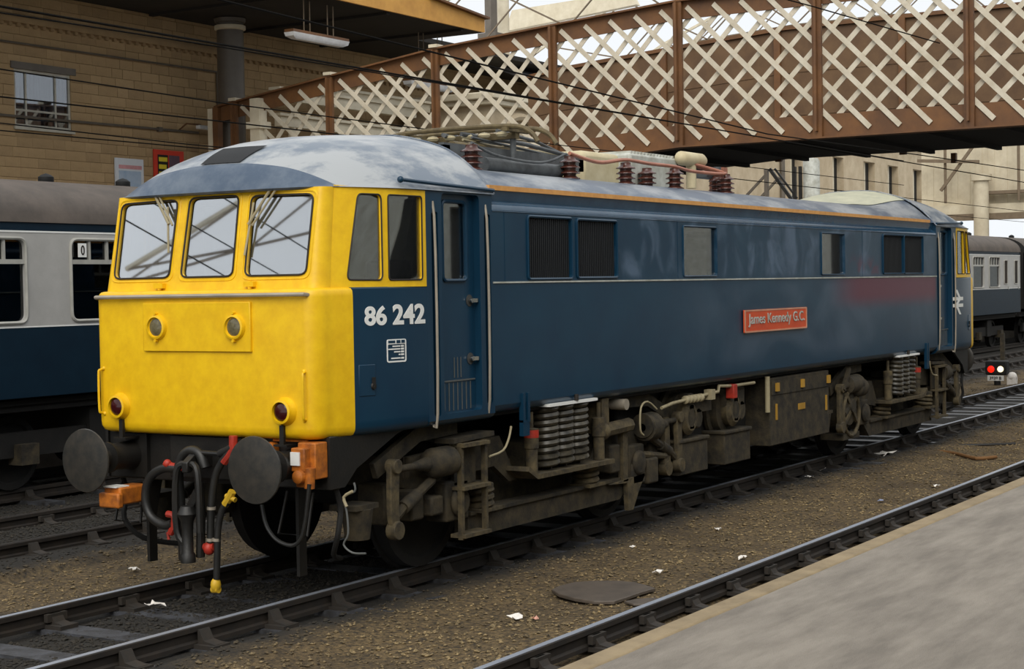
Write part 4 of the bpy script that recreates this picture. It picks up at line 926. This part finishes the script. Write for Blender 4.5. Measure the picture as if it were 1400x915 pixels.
part('plate_rim', MB().panel(rrect(7.235, 9.115, 1.808, 2.066, .02), [rrect(7.262, 9.088, 1.826, 2.048, .015)], lambda u, v, w: (u, -HW-.034+w, v), .006), 'plate_rim', np_)
letters('plate_lettering', 'James Kennedy G.C.', 7.33, 9.03, 1.868, 2.022, -HW-.036, 'equipment_grey', np_, .010)
# double arrow on the far cab side
x0, x1, z0, z1 = 15.235, 15.775, 1.82, 2.205; zc_ = (z0+z1)/2; xm = (x0+x1)/2
mb = MB(); y = -HW-.004
for zz in (zc_+.052, zc_-.052): mb.prism([(x0, y, zz-.026), (x1, y, zz-.026), (x1, y, zz+.026), (x0, y, zz+.026)], (0, .004, 0))
def diag(p, q, w): mb.prism([(p[0]-w, y, p[1]), (p[0]+w, y, p[1]), (q[0]+w, y, q[1]), (q[0]-w, y, q[1])], (0, .004, 0))
diag((x0+.17, z1), (x0+.36, zc_+.05), .055); diag((x0+.36, zc_+.05), (x0+.18, zc_-.05), .055); diag((x0+.18, zc_-.05), (x1-.17, z0), .055)
TK = .35; mb.v = [(p_[0], p_[1]+taper(LX-p_[0], A_LOW), p_[2]) for p_ in mb.v]; TK = 1.0
lp('double_arrow_emblem', mb, 'white_paint')

# ---- bogies
def helix(mb, x, y, z0, z1, R, r, turns, n=6):
    P = [(x+R*math.cos(2*PI*turns*i/(turns*12)), y+R*math.sin(2*PI*turns*i/(turns*12)), z0+(z1-z0)*i/(turns*12)) for i in range(int(turns*12)+1)]
    return mb.tube(P, r, n=n)
def bogie(sx, ox, label):
    def D(s=-1): return MB(sx, ox, 1 if s < 0 else -1)
    fr = MB(sx, ox)
    prof = [(1.02, 1.00), (2.40, 1.06), (2.62, .74), (4.05, .70), (4.25, .98), (5.35, .98), (5.35, .72), (4.4, .66), (4.1, .62), (2.55, .64), (2.30, .80), (1.02, .74)]
    for s in (-1, 1): fr.prism([(x, s*1.10 if s > 0 else -1.10, z) for x, z in prof], (0, .07*-s, 0))
    fr.box(2.9, 3.6, -1.05, 1.05, .62, .95).box(2.3, 4.2, -.9, .9, .30, .80).box(1.0, 1.1, -1.05, 1.05, .75, 1.0).box(5.25, 5.35, -1.05, 1.05, .74, .96)
    bo = lp('bogie_frame', fr, 'under_dirt', label=label)
    for wx in (1.57, 4.85):
        for s in (-1, 1):
            part('wheel', D(s).lathe((wx, -.685, .58), (0, -1, 0), [(0, .605), (.03, .60), (.035, .575), (.14, .572), (.145, .50), (.10, .48), (.09, .2), (.12, .17), (.16, .15), (.17, 0)], 40), 'under_dark', bo)
            part('axlebox', D(s).box(wx-.17, wx+.17, -1.20, -.98, .42, .76).lathe((wx, -1.20, .58), (0, -1, 0), [(0, .13), (.05, .12), (.06, .05), (.07, 0)], 16), 'under_dirt', bo, bev=.02)
        part('axle', MB(sx, ox).cyl((wx, -.75, .58), (wx, .75, .58), .09), 'under_dark', bo)
    for s in (-1, 1):
        part('spring_tray', D(s).prism([(2.50, -1.34, .74), (2.66, -1.34, .655), (4.12, -1.34, .655), (4.12, -1.34, .695), (2.68, -1.34, .695), (2.52, -1.34, .78)], (0, .27, 0)), 'under_pale', bo)
        for k in range(3): part('coil_spring', helix(D(s), 3.04+.275*k, -1.20, .72, 1.28, .104, .030, 9), 'spring_steel', bo)
        part('spring_seat', D(s).box(2.88, 3.78, -1.345, -1.05, 1.285, 1.31), 'white_paint', bo)
        part('spring_stub', D(s).cyl((3.38, -1.34, 1.31), (3.38, -1.34, 1.37), .02), 'gasket', bo)
        for dx, rt in ((2.72, 'red_paint'), (3.98, 'under_pale')):
            d_ = part('damper', D(s).lathe((dx, -1.24, .70), (0, 0, 1), [(0, .055), (.22, .055), (.225, .066), (.40, .066), (.41, .02), (.55, .02)], 14), 'under_pale', bo)
        part('damper_band', D(s).cyl((2.72, -1.24, 1.02), (2.72, -1.24, 1.09), .068), 'red_paint', bo)
        part('lower_beam', D(s).box(1.78, 4.55, -1.16, -1.02, .24, .44).box(1.78, 4.55, -1.19, -.99, .43, .46).prism([(4.55, -1.16, .24), (4.55, -1.16, .46), (4.75, -1.16, .52), (4.75, -1.16, .40)], (0, .14, 0)), 'under_dirt', bo)
        for xs_ in (2.02, 3.92): part('small_spring', helix(D(s), xs_, -1.12, .46, .64, .11, .028, 3), 'under_pale', bo); part('spring_cap', D(s).lathe((xs_, -1.12, .64), (0, 0, 1), [(0, .13), (.04, .13), (.06, .08)], 14), 'under_dirt', bo)
        for xs_ in (2.02, 3.92): part('spring_foot', D(s).box(xs_-.16, xs_+.16, -1.26, -1.0, .445, .475), 'under_pale', bo)
        # steps below the cab door
        for xs_ in (1.50, 1.87): part('step_stile', D(s).box(xs_-.018, xs_+.018, -1.30, -1.255, .27, 1.08), 'under_pale', bo)
        for zs in (.30, .70, 1.06): part('step_tread', D(s).box(1.48, 1.89, -1.33, -1.18, zs-.015, zs+.015), 'under_pale', bo)
        part('step_plate', D(s).box(1.52, 1.85, -1.20, -1.17, .72, 1.05).prism([(1.42, -1.27, 1.08), (2.05, -1.27, 1.10), (2.05, -1.27, 1.14), (1.42, -1.27, 1.12)], (0, .2, 0)), 'under_dirt', bo)
        # brake gear at both ends
        for m_, bx0 in ((1, 0.0), (-1, 6.42)):
            def E(): return MB(sx*m_, ox+sx*bx0, 1 if s < 0 else -1)
            part('brake_cylinder', E().lathe((1.44, -1.20, .94), (-1, 0, 0), [(0, .125), (.24, .125), (.28, .11), (.32, .06), (.40, .05), (.52, .03), (.80, .028)], 18), 'under_dirt', bo)
            part('brake_lever', E().prism([(.58, -1.23, 1.0), (.70, -1.23, 1.0), (.68, -1.23, .62), (.70, -1.23, .42), (.60, -1.23, .40), (.57, -1.23, .62)], (0, .05, 0)).lathe((.64, -1.26, .46), (0, 1, 0), [(0, .075), (.09, .075)], 14).lathe((.64, -1.26, .97), (0, 1, 0), [(0, .06), (.1, .06)], 14), 'under_pale', bo, bev=.006)
            part('brake_rod', E().tube([(.68, -1.18, .55), (.80, -1.18, .62), (1.22, -1.18, .80)], .04).cyl((.80, -1.18, .62), (1.0, -1.18, .705), .055), 'under_dirt', bo)
            part('brake_block', E().box(.98, 1.16, -1.14, -.75, .48, .74).box(1.18, 1.36, -1.20, -1.0, .50, .66).box(.80, .96, -1.0, -.72, .46, .80), 'under_dirt', bo, bev=.02)
            part('brake_bracket', E().box(.20, .5, -1.16, -.9, .66, .70).lathe((.36, -1.05, .42), (0, 0, 1), [(0, .10), (.24, .13), (.25, .02)], 14).prism([(.5, -1.12, 1.0), (1.1, -1.12, 1.24), (1.7, -1.12, 1.24), (1.7, -1.12, 1.14), (1.15, -1.12, 1.12), (.55, -1.12, .88)], (0, .05, 0)), 'under_dirt', bo)
        part('air_pipe', D(s).tube([(2.28, -1.30, 1.16), (2.24, -1.30, 1.06), (2.14, -1.30, .96), (1.92, -1.30, .93)], .010, smooth=3), 'pipe_pale', bo)
        part('lifting_bracket', D(s).box(2.42, 2.455, -1.345, -1.30, 1.18, 1.44).box(2.50, 2.535, -1.345, -1.30, 1.18, 1.44).box(2.42, 2.53, -1.34, -1.30, 1.06, 1.20), 'rail_blue', bo)
        part('sand_pipe', D(s).tube([(.0, -1.12, .88), (.06, -1.12, .70), (.02, -1.12, .50), (.12, -1.0, .33), (.40, -.85, .25)], .022, smooth=4), 'under_dark', bo)
    return bo
bogie(1, 0, 'dirt-brown bogie with coil springs under the cab with the running number')
bogie(-1, LX, 'dirt-brown bogie with coil springs under the cab with the double arrow')

# ---- equipment between the bogies
for s in (-1, 1):
    def S(): return MB(1, 0, 1 if s < 0 else -1)
    bc = lp('battery_box', S().box(8.15, 10.08, -1.26, -.55, .44, 1.24), 'under_dirt', bev=.01)
    part('box_lid', S().box(8.19, 10.04, -1.27, -1.26, 1.04, 1.20), 'under_dirt', bc)
    part('box_edge', S().box(8.10, 8.15, -1.29, -1.22, .62, 1.26), 'handrail_steel', bc) if False else part('lid_post', S().cyl((8.06, -1.27, .85), (8.06, -1.27, 1.27), .03), 'pipe_pale', bc)
    for x, z in ((8.30, 1.13), (9.1, 1.13), (9.98, 1.13)): part('lid_clip', S().box(x, x+.08, -1.295, -1.26, z-.05, z+.05), 'clip_yellow', bc)
    part('notice_plate', S().box(9.03, 9.25, -1.268, -1.26, .81, .885), 'clip_yellow', bc)
    for x in (8.32, 9.95): part('side_clip', S().box(x, x+.035, -1.275, -1.26, .74, .93), 'clip_yellow', bc)
    for cx_ in (5.72, 6.88):
        c_ = lp('blower_drum', S().lathe((cx_+.35, -.55, .94), (0, -1, 0), [(0, .30), (.42, .30), (.43, .33), (.47, .33), (.48, .27), (.56, .26), (.58, .17), (.68, .15), (.69, 0)], 26), 'under_dirt')
        part('drum_flange', S().lathe((cx_+.35, -1.12, .94), (0, -1, 0), [(0, .18), (.08, .19), (.12, .14), (.12, .10), (.06, .08)], 20), 'under_pale', c_)
        part('drum_bracket', S().box(cx_+.28, cx_+.42, -1.24, -1.0, .80, 1.20).cyl((cx_+.60, -1.2, .92), (cx_+.60, -1.0, .92), .12), 'under_dirt', c_, bev=.02)
        lp('slung_box', S().box(cx_+.06, cx_+.78, -1.22, -.60, .34, .70).box(cx_+.04, cx_+.80, -1.24, -.58, .68, .72), 'under_dirt', bev=.012)
    lp('red_valve', S().box(7.03, 7.14, -1.30, -1.20, 1.08, 1.24), 'red_paint', bev=.01)
    lp('air_pipework', S().tube([(5.3, -1.26, 1.10), (5.55, -1.26, 1.13), (6.2, -1.26, 1.16), (6.7, -1.26, 1.18), (6.72, -1.26, 1.24), (7.1, -1.26, 1.22), (7.7, -1.26, 1.22)], .018), 'pipe_pale')
    mb = S()
    for k in range(5): mb.lathe((5.85+.09*k, -1.26, 1.145), (1, 0, 0), [(0, .03), (.01, .045), (.05, .045), (.06, .03)], 10)
    lp('pipe_unions', mb, 'pipe_pale'); lp('pipe_clamp', S().box(6.42, 6.52, -1.31, -1.22, 1.11, 1.22), 'pipe_pale')
    lp('junction_box', S().box(6.05, 6.65, -1.2, -1.0, .98, 1.12), 'under_dirt'); lp('junction_box', S().box(7.05, 7.55, -1.2, -1.0, .98, 1.18), 'under_dirt')
    lp('traction_rod', S().tube([(4.0, -1.22, .96), (4.65, -1.22, .98)], .07).lathe((4.0, -1.22, .96), (1, 0, 0), [(0, .05), (.05, .09), (.10, .09), (.12, .07)], 14).box(4.02, 4.16, -1.26, -1.1, .94, 1.28), 'under_pale')
    lp('air_hose', S().tube([(4.85, -1.28, .86), (4.78, -1.28, .92), (4.80, -1.28, 1.14), (4.95, -1.28, 1.19), (5.15, -1.28, 1.10)], .010, smooth=3), 'pipe_pale')
    lp('end_valve', S().cyl((4.42, -1.15, 1.20), (4.42, -1.32, 1.20), .055), 'handrail_steel')
    lp('exhaust_pot', S().lathe((4.98, -1.20, .92), (1, 0, 0), [(0, .04), (.03, .14), (.22, .15), (.26, .06), (.5, .05)], 16), 'under_dirt')
    lp('brake_hanger', S().box(4.52, 4.62, -1.22, -1.16, .42, .92).prism([(4.25, -1.22, .42), (5.0, -1.22, .46), (4.85, -1.22, .30), (4.72, -1.22, .12), (4.62, -1.22, .12), (4.6, -1.22, .40)], (0, .05, 0)), 'under_pale')
    lp('link_lever', S().prism([(5.50, -1.20, .98), (5.60, -1.20, .98), (5.62, -1.20, .50), (5.48, -1.20, .50)], (0, .05, 0)).lathe((5.55, -1.22, .45), (0, 1, 0), [(0, .08), (.09, .08)], 12).tube([(4.9, -1.18, .66), (5.52, -1.18, .58)], .035), 'under_pale')
    lp('relay_case', S().box(4.30, 4.50, -1.2, -1.0, .52, .80), 'under_dirt', bev=.02); lp('relay_case', S().box(4.72, 5.0, -1.22, -1.0, .36, .58).box(5.02, 5.26, -1.24, -1.0, .34, .60), 'under_dirt', bev=.02)
    lp('compressor', S().lathe((11.0, -.9, .72), (0, -1, 0), [(0, .34), (.22, .34), (.24, .30), (.3, .26), (.32, .1), (.36, .09)], 24).box(10.7, 11.3, -1.22, -.9, .28, .36), 'under_dirt')
    lp('compressor_fan', S().tube([(11.0+.3*math.cos(a), -1.22, .62+.3*math.sin(a)) for a in [2*PI*i/16 for i in range(16)]], .025, closed=True).bar((10.74, -1.22, .5), (11.2, -1.22, .84), .04, .05).bar((10.8, -1.22, .88), (11.2, -1.22, .5), .04, .05), 'under_pale')
    lp('compressor_head', S().lathe((10.75, -1.2, 1.0), (1, 0, 0), [(0, .05), (.1, .06), (.12, .12), (.5, .13), (.52, .1), (.6, .1)], 16).bar((10.62, -1.25, .95), (10.85, -1.25, 1.22), .05, .05), 'under_dirt')

# ---- hoses and cocks on the near buffer beam
def on(*pts, x=-.33): return [onx(a, b, x) for a, b in pts]
lp('brake_hose', MB().tube(on((243, 641), (222, 641), (204, 655), (199, 682), (206, 706), (224, 718), (236, 716)), .036, smooth=4, n=10), 'hose_rubber')
lp('hose_cock', MB().tube(on((226, 634), (236, 638), (252, 640)), .030).ball(onx(229, 634, -.34), .035), 'red_paint')
lp('hose_coupling', MB().tube(on((229, 703), (238, 706), (238, 718), (233, 730)), .028, smooth=3).cyl(onx(229, 728, -.33), onx(231, 738, -.33), .012), 'red_paint')
lp('brake_hose', MB().tube(on((318, 615), (305, 630), (295, 650), (290, 680), (288, 715), (288, 742)), .030, smooth=4, n=10), 'hose_rubber')
lp('hose_cock', MB().tube(on((319, 596), (319, 615), (306, 632)), .034), 'red_paint')
lp('hose_coupling', MB().ball(onx(286, 750, -.33), .05, .045, .055).cyl(onx(280, 748, -.33), onx(293, 748, -.33), .03), 'red_paint')
lp('main_reservoir_hose', MB().tube(on((312, 686), (303, 700), (298, 725), (297, 760), (296, 792)), .027, smooth=4, n=10), 'hose_rubber')
lp('hose_cock', MB().tube(on((318, 672), (313, 682), (308, 690)), .032).cyl(onx(309, 678, -.33), onx(322, 684, -.33), .02), 'brass_yellow')
lp('hose_coupling', MB().ball(onx(295, 800, -.33), .045, .04, .06).cyl(onx(291, 806, -.33), onx(299, 806, -.33), .03), 'brass_yellow')
for p_ in ((289, 695), (288, 738), (296, 738)): lp('hose_clip', MB().cyl(onx(p_[0], p_[1]-2, -.33), onx(p_[0], p_[1]+2, -.33), .036), 'handrail_steel')
lp('vacuum_pipe', MB().tube(on((248, 720), (246, 680), (244, 645), (250, 624), (262, 616), (274, 622), (280, 640)), .040, smooth=4, n=10), 'hose_rubber')
lp('coupling_bar', MB().tube(on((262, 618), (300, 621)), .02).tube(on((252, 765), (252, 725), (262, 695), (272, 672)), .045, smooth=3).tube(on((274, 762), (275, 700), (272, 660)), .035), 'black_iron')
lp('jumper_cable', MB().tube(on((358, 690), (364, 718), (378, 738), (398, 746), (411, 738), (417, 715), (420, 690), (423, 662)), .016, smooth=4), 'hose_rubber')
lp('cable_socket', MB().cyl(onx(423, 668, -.3), onx(424, 640, -.3), .04).lathe(onx(411, 652, -.33), (-1, 0, 0), [(0, .055), (.04, .05), (.06, .02)], 14), 'orange_box')
lp('jumper_label', MB().box(-.352, -.34, -1.06, -.975, 1.07, 1.17), 'white_paint')
lp('jumper_cable', MB().tube(on((484, 660), (485, 672), (470, 680), (474, 700), (476, 730), (470, 745), (482, 756), (500, 757), x=-.1), .008, smooth=4), 'grey_gasket')
lp('jumper_union', MB().tube(on((482, 672), (470, 680), (474, 693), x=-.11), .012, smooth=3), 'pipe_pale')
lp('jumper_socket', MB().box(-.52, -.20, .62, .80, .70, .84).box(-.56, -.50, .60, .82, .68, .80), 'orange_box', bev=.015)
lp('socket_cover', MB().box(-.54, -.40, .64, .78, .84, .85), 'white_paint')
lp('steam_cock', MB().cyl(onx(690-390, 621, -.33), onx(318, 612, -.33), .03), 'under_dark')

# ================================================================== COACHES
def coach(x0, x1, wx, label, doors, vents=None):
    t = thing('passenger_coach', label, 'coach', ((x0+x1)/2, 7.7, 0), group='blue and grey coaches')
    yc = 7.7; hw = 1.40
    hs = [rrect(a, a+1.22, 2.07, 3.03, .10, 5) for a in wx]
    for s in (-1, 1):
        def S(): m = MB(); return m
        f = (lambda u, v, w: (u, yc-hw+w, v)) if s < 0 else (lambda u, v, w: (x0+x1-u, yc+hw-w, v))
        hl = hs if s < 0 else [rrect(x0+x1-a-1.22, x0+x1-a, 2.07, 3.03, .10, 5) for a in wx]
        part('upper_side', MB().panel([(x0, 2.005), (x1, 2.005), (x1, 3.135), (x0, 3.135)], hl, f, .05), 'coach_grey', t)
        part('lower_side', MB().panel([(x0, 1.16), (x1, 1.16), (x1, 1.99), (x0, 1.99)], [], f, .05), 'coach_blue', t)
        part('white_line', MB().panel([(x0, 1.99), (x1, 1.99), (x1, 2.005), (x0, 2.005)], [], lambda u, v, w: tuple(Vector(f(u, v, w))+Vector((0, .004*s, 0))), .03), 'white_paint', t)
        part('cantrail_band', MB().panel([(x0, 3.135), (x1, 3.135), (x1, 3.24), (x0, 3.24)], [], f, .05), 'coach_blue', t)
        if s < 0:
            part('cantrail_line', MB().box(x0, x1, yc-hw-.006, yc-hw, 3.12, 3.14), 'white_paint', t)
            for a in wx:
                w = part('window', MB().tube([(u, yc-hw-.004, v) for u, v in rrect(a-.02, a+1.24, 2.05, 3.05, .11, 5)], .022, n=6, closed=True), 'coach_frame', t)
                part('pane', MB().box(a, a+1.22, yc-hw+.03, yc-hw+.036, 2.07, 2.76), 'coach_glass', w)
                part('transom', MB().box(a, a+1.22, yc-hw-.004, yc-hw+.04, 2.745, 2.80), 'coach_frame', w)
                for u in (a+.30, a+.60, a+.92): part('mullion', MB().box(u-.018, u+.018, yc-hw, yc-hw+.04, 2.80, 3.03), 'coach_frame', w)
                part('ventilator_glass', MB().box(a, a+1.22, yc-hw+.03, yc-hw+.036, 2.80, 3.03), 'coach_glass', w)
            for d0 in doors:
                dd = part('door', MB().panel(rrect(d0, d0+.66, 1.18, 3.10, .03), [rrect(d0+.12, d0+.54, 2.15, 2.95, .05)], lambda u, v, w: (u, yc-hw-.008+w, v), .012), 'coach_grey', t) if False else part('door_window', MB().tube([(u, yc-hw-.004, v) for u, v in rrect(d0+.12, d0+.54, 2.15, 2.95, .05)], .018, n=6, closed=True), 'coach_frame', t)
                part('door_glass', MB().box(d0+.12, d0+.54, yc-hw-.002, yc-hw+.01, 2.15, 2.95), 'coach_inside', t)
                part('door_handle', MB().box(d0+.58, d0+.62, yc-hw-.03, yc-hw, 1.95, 2.05), 'chrome', t)
    mb = MB(); pr = []
    for i in range(21):
        a = PI*i/20; pr.append((yc-(hw+.02)*math.cos(a)*(abs(math.cos(a))**-.12 if abs(math.cos(a)) > .01 else 1), 3.24+.60*math.sin(a)**.85))
    mb.grid([[(x, y, z) for y, z in pr] for x in (x0, x1)], flip=False); part('roof', mb, 'coach_roof', t, angle=60)
    part('coach_end', MB().prism([(x0, yc-hw, 1.16), (x0, yc+hw, 1.16)]+[(x0, y, z) for y, z in pr[::-1]], (.05, 0, 0)), 'under_dark', t); part('coach_end', MB().prism([(x1-.05, yc-hw, 1.16), (x1-.05, yc+hw, 1.16)]+[(x1-.05, y, z) for y, z in pr[::-1]], (.05, 0, 0)), 'under_dark', t)
    part('gangway', MB().box(x1, x1+.28, yc-.45, yc+.45, 1.2, 3.3), 'under_dark', t); part('gangway', MB().box(x0-.28, x0, yc-.45, yc+.45, 1.2, 3.3), 'under_dark', t)
    part('floor', MB().box(x0, x1, yc-hw+.05, yc+hw-.05, 1.16, 1.25), 'coach_inside', t)
    part('inner_wall', MB().box(x0+.1, x1-.1, yc+.1, yc+.14, 1.25, 3.2), 'coach_inside', t)
    part('ceiling', MB().box(x0+.1, x1-.1, yc-hw+.06, yc+.1, 3.2, 3.23), 'coach_inside', t)
    for a in wx: part('seat_back', MB().box(a-.45, a-.2, yc-hw+.12, yc+.1, 1.25, 2.4), 'coach_inside', t)
    part('solebar', MB().box(x0, x1, yc-1.2, yc+1.2, .98, 1.16).box(x0, x1, yc-1.25, yc-1.2, 1.06, 1.12), 'under_dark', t)
    n = max(3, int((x1-x0)/4.5))
    for vx in vents or [x0+(x1-x0)*(k+.5)/n for k in range(n)]: part('roof_ventilator', MB().lathe((vx, yc-.30, 3.79), (0, 0, 1), [(0, .07), (.04, .10), (.10, .10), (.13, .06), (.15, 0)], 14), 'grille_dark', t)
    for bx in (x0+2.9, x1-2.9):
        bo = part('bogie', MB().box(bx-1.9, bx+1.9, yc-1.05, yc-.95, .42, .72).box(bx-1.9, bx+1.9, yc+.95, yc+1.05, .42, .72).box(bx-.25, bx+.25, yc-1.1, yc+1.1, .4, .95), 'under_dark', t)
        for wx_ in (bx-1.3, bx+1.3):
            for s in (-1, 1): part('wheel', MB().lathe((wx_, yc+s*.70, .455), (0, s, 0), [(0, .48), (.03, .475), (.035, .455), (.13, .453), (.135, .38), (.09, .36), (.08, .12), (.15, .1), (.16, 0)], 28), 'under_dark', bo)
            part('axlebox', MB().box(wx_-.14, wx_+.14, yc-1.18, yc-.95, .33, .58), 'under_dirt', bo)
    part('truss_frame', MB().bar((x0+6, yc-.9, .98), (x0+8, yc-.9, .6), .08, .08).bar((x0+8, yc-.9, .6), (x1-8, yc-.9, .6), .08, .08).bar((x1-8, yc-.9, .6), (x1-6, yc-.9, .98), .08, .08), 'under_dark', t)
    part('battery_case', MB().box((x0+x1)/2-1.2, (x0+x1)/2+.6, yc-1.15, yc-.5, .45, .95), 'under_dark', t)
    return t
A = [4.43-1.97*k for k in range(7)]+[6.40]
cA = coach(-11.9, 8.1, sorted(A), 'blue and grey coach with a white label in its window beside the yellow cab', [-11.0], [-9, -5, -1, 1.6, ony(63, 252, 7.4).x, ony(168, 256, 7.4).x])
coach(8.75, 28.45, [10.6+1.95*k for k in range(8)], 'blue and grey coach hidden behind the middle of the locomotive', [9.1, 27.5])
coach(28.95, 48.65, [31.56+1.88*k for k in range(8)], 'blue and grey coach ending beyond the far cab under the end screen', [46.4, 47.7])
coach(49.25, 68.5, [51.2+1.9*k for k in range(8)], 'blue and grey coach standing farthest along, beyond the gangway', [49.6])
lb = part('window_label', MB().box(4.53, 4.66, 7.7-1.42, 7.7-1.405, 2.83, 3.0), 'white_paint', cA)
me = fit(text_mesh('0', 1.0, bold=.01, ext=.002), 4.565, 4.625, 2.855, 2.975); o = put('label_figure', me, 'gasket', lb); o.location.y += 7.7-1.424
part('destination_strip', MB().box(5.05, 5.9, 6.9, 6.93, 3.63, 3.66), 'gasket', cA)

# ================================================================== SMALL THINGS
def slab(name, px, z, th, m, label, cat, **kw):
    P = [onz(a, b, z) for a, b in px]; mb = MB(); mb.loft([[p-Vector((0, 0, th)) for p in P][::-1], P[::-1]]); return single(name, mb, m, label, cat, bev=.006, **kw)
slab('iron_cover', [(754, 806), (764, 801), (785, 796), (812, 794), (845, 794), (868, 796), (884, 800), (896, 804), (878, 809), (858, 816), (840, 822), (812, 822), (786, 818), (764, 812)], -.145, .03, 'iron_plate', 'large round dark iron cover lying on the ballast', 'cover')
slab('iron_scrap', [(853, 822), (870, 819), (893, 817), (914, 818), (905, 823), (885, 826), (866, 826)], -.15, .02, 'iron_plate', 'small flat iron scrap beside the round iron cover', 'scrap')
def scrap(px, py, w, h, m, label, z=-.185, group=None):
    c = onz(px, py, z); w *= 1.35; mb = MB(); rows = []
    for j in range(4):
        rows.append([(c.x+w*(i/3-.5)*1.0+random.uniform(-.15, .15)*w, c.y+w*.6*(j/3-.5)+random.uniform(-.15, .15)*w, z+.012+h*random.random()) for i in range(4)])
    mb.grid(rows, flip=True); o = single('paper_scrap', mb, m, label, 'litter', group, smooth=False)
    sol = o.modifiers.new('thickness', 'SOLIDIFY'); sol.thickness = .004; return o
LG = 'scraps of litter on the ballast'
scrap(212, 836, .13, .07, 'litter_white', 'crumpled pale paper lying between the locomotive rails', -.15)
scrap(242, 890, .16, .05, 'litter_white', 'crumpled white paper beside the rail chairs in front of the locomotive', -.17)
scrap(1208, 624, .36, .06, 'litter_white', 'long white paper scrap beside the far bogie')
scrap(1014, 767, .06, .04, 'litter_white', 'small white paper ball near the platform rail')
for a, b in ((1108, 656), (1122, 644), (1127, 643)): scrap(a, b, .13, .04, 'litter_white', 'small white paper scrap below the battery box', group=LG)
for a, b, w in ((900, 786, .07), (686, 794, .05), (706, 848, .08), (865, 752, .05), (982, 727, .06), (1280, 667, .07), (1165, 730, .05), (1230, 630, .05), (470, 820, .03)): scrap(a, b, w, .03, 'litter_white', 'tiny white litter scrap on the brown ballast', group=LG)
scrap(732, 850, .04, .03, 'litter_pink', 'tiny pink litter scrap on the brown ballast near the white ones')
scrap(1204, 687, .07, .02, 'litter_blue', 'tiny pale blue litter scrap on the brown ballast')
for a, b in ((132, 707), (182, 739), (183, 782)): scrap(a, b, .07, .03, 'litter_white', 'tiny white litter scrap beside the empty dark track', group='litter by the empty track')
scrap(300, 726, .05, .03, 'litter_white', 'tiny pale scrap under the drooping hoses')
def ground_tube(pts, r, m, name, label, cat, z=-.16): single(name, MB().tube([onz(a, b, z) for a, b in pts], r, smooth=4), m, label, cat)
ground_tube([(1253, 615), (1270, 617), (1290, 618), (1310, 621), (1335, 627), (1362, 625)], .025, 'rope_tan', 'old_cable', 'tan length of old cable lying on the ballast past the far bogie', 'cable')
ground_tube([(1262, 606), (1290, 609), (1325, 609), (1388, 607)], .022, 'black_iron', 'iron_rod', 'dark iron rod lying on the ballast beside the tan cable', 'rod')
# ground signal
g0 = Vector((29.5, 1.95, -.2))
sg = thing('ground_signal', 'small ground signal with a red and a white light and a number plate', 'signal', g0)
def fx(y, z, x=29.5): return (x, y, z)
P_r = onx(1354.5, 505, 29.5); P_w = onx(1367.5, 505, 29.5)
part('signal_case', MB().box(29.52, 29.8, P_w.y-.14, P_r.y+.14, P_r.z-.14, P_r.z+.2).cyl((29.66, (P_r.y+P_w.y)/2, -.25), (29.66, (P_r.y+P_w.y)/2, P_r.z-.2), .08), 'signal_black', sg, bev=.03)
part('red_lamp', MB().lathe((29.53, P_r.y, P_r.z), (-1, 0, 0), [(0, .085), (.03, .08), (.05, 0)], 16), 'signal_red', sg)
part('white_lamp', MB().lathe((29.53, P_w.y, P_w.z), (-1, 0, 0), [(0, .075), (.03, .07), (.05, 0)], 16), 'signal_white', sg)
q0, q1 = onx(1350, 513.5, 29.4), onx(1372, 521, 29.4)
pl = part('number_plate', MB().box(29.40, 29.43, q1.y, q0.y, q1.z, q0.z), 'white_paint', sg)
me = text_mesh('3939 B', 1.0, bold=.01, ext=.002); xs_ = [v.co.x for v in me.vertices]; ys_ = [v.co.y for v in me.vertices]
for v in me.vertices:
    u = (v.co.x-min(xs_))/(max(xs_)-min(xs_)); w = (v.co.y-min(ys_))/(max(ys_)-min(ys_)); v.co = Vector((29.395-v.co.z, q0.y-.05-(q0.y-q1.y-.1)*u, q1.z+.025+(q0.z-q1.z-.05)*w))
put('plate_figures', me, 'gasket', pl)
single('white_marker', MB().loft([[(x, y, z) for x, y in ((-.1, -.1), (.1, -.1), (.1, .1), (-.1, .1))] for z in (0, .2)]).ball((0, 0, .2), .12), 'litter_white', 'white marker stone beside the far rail past the locomotive', 'marker').location = onz(1384, 527, -.19)
single('track_post', MB().box(-.06, .06, -.06, .06, 0, .9), 'under_dirt', 'short dirty post beside the empty track behind the ground signal', 'post').location = onz(1371, 497, -.2)
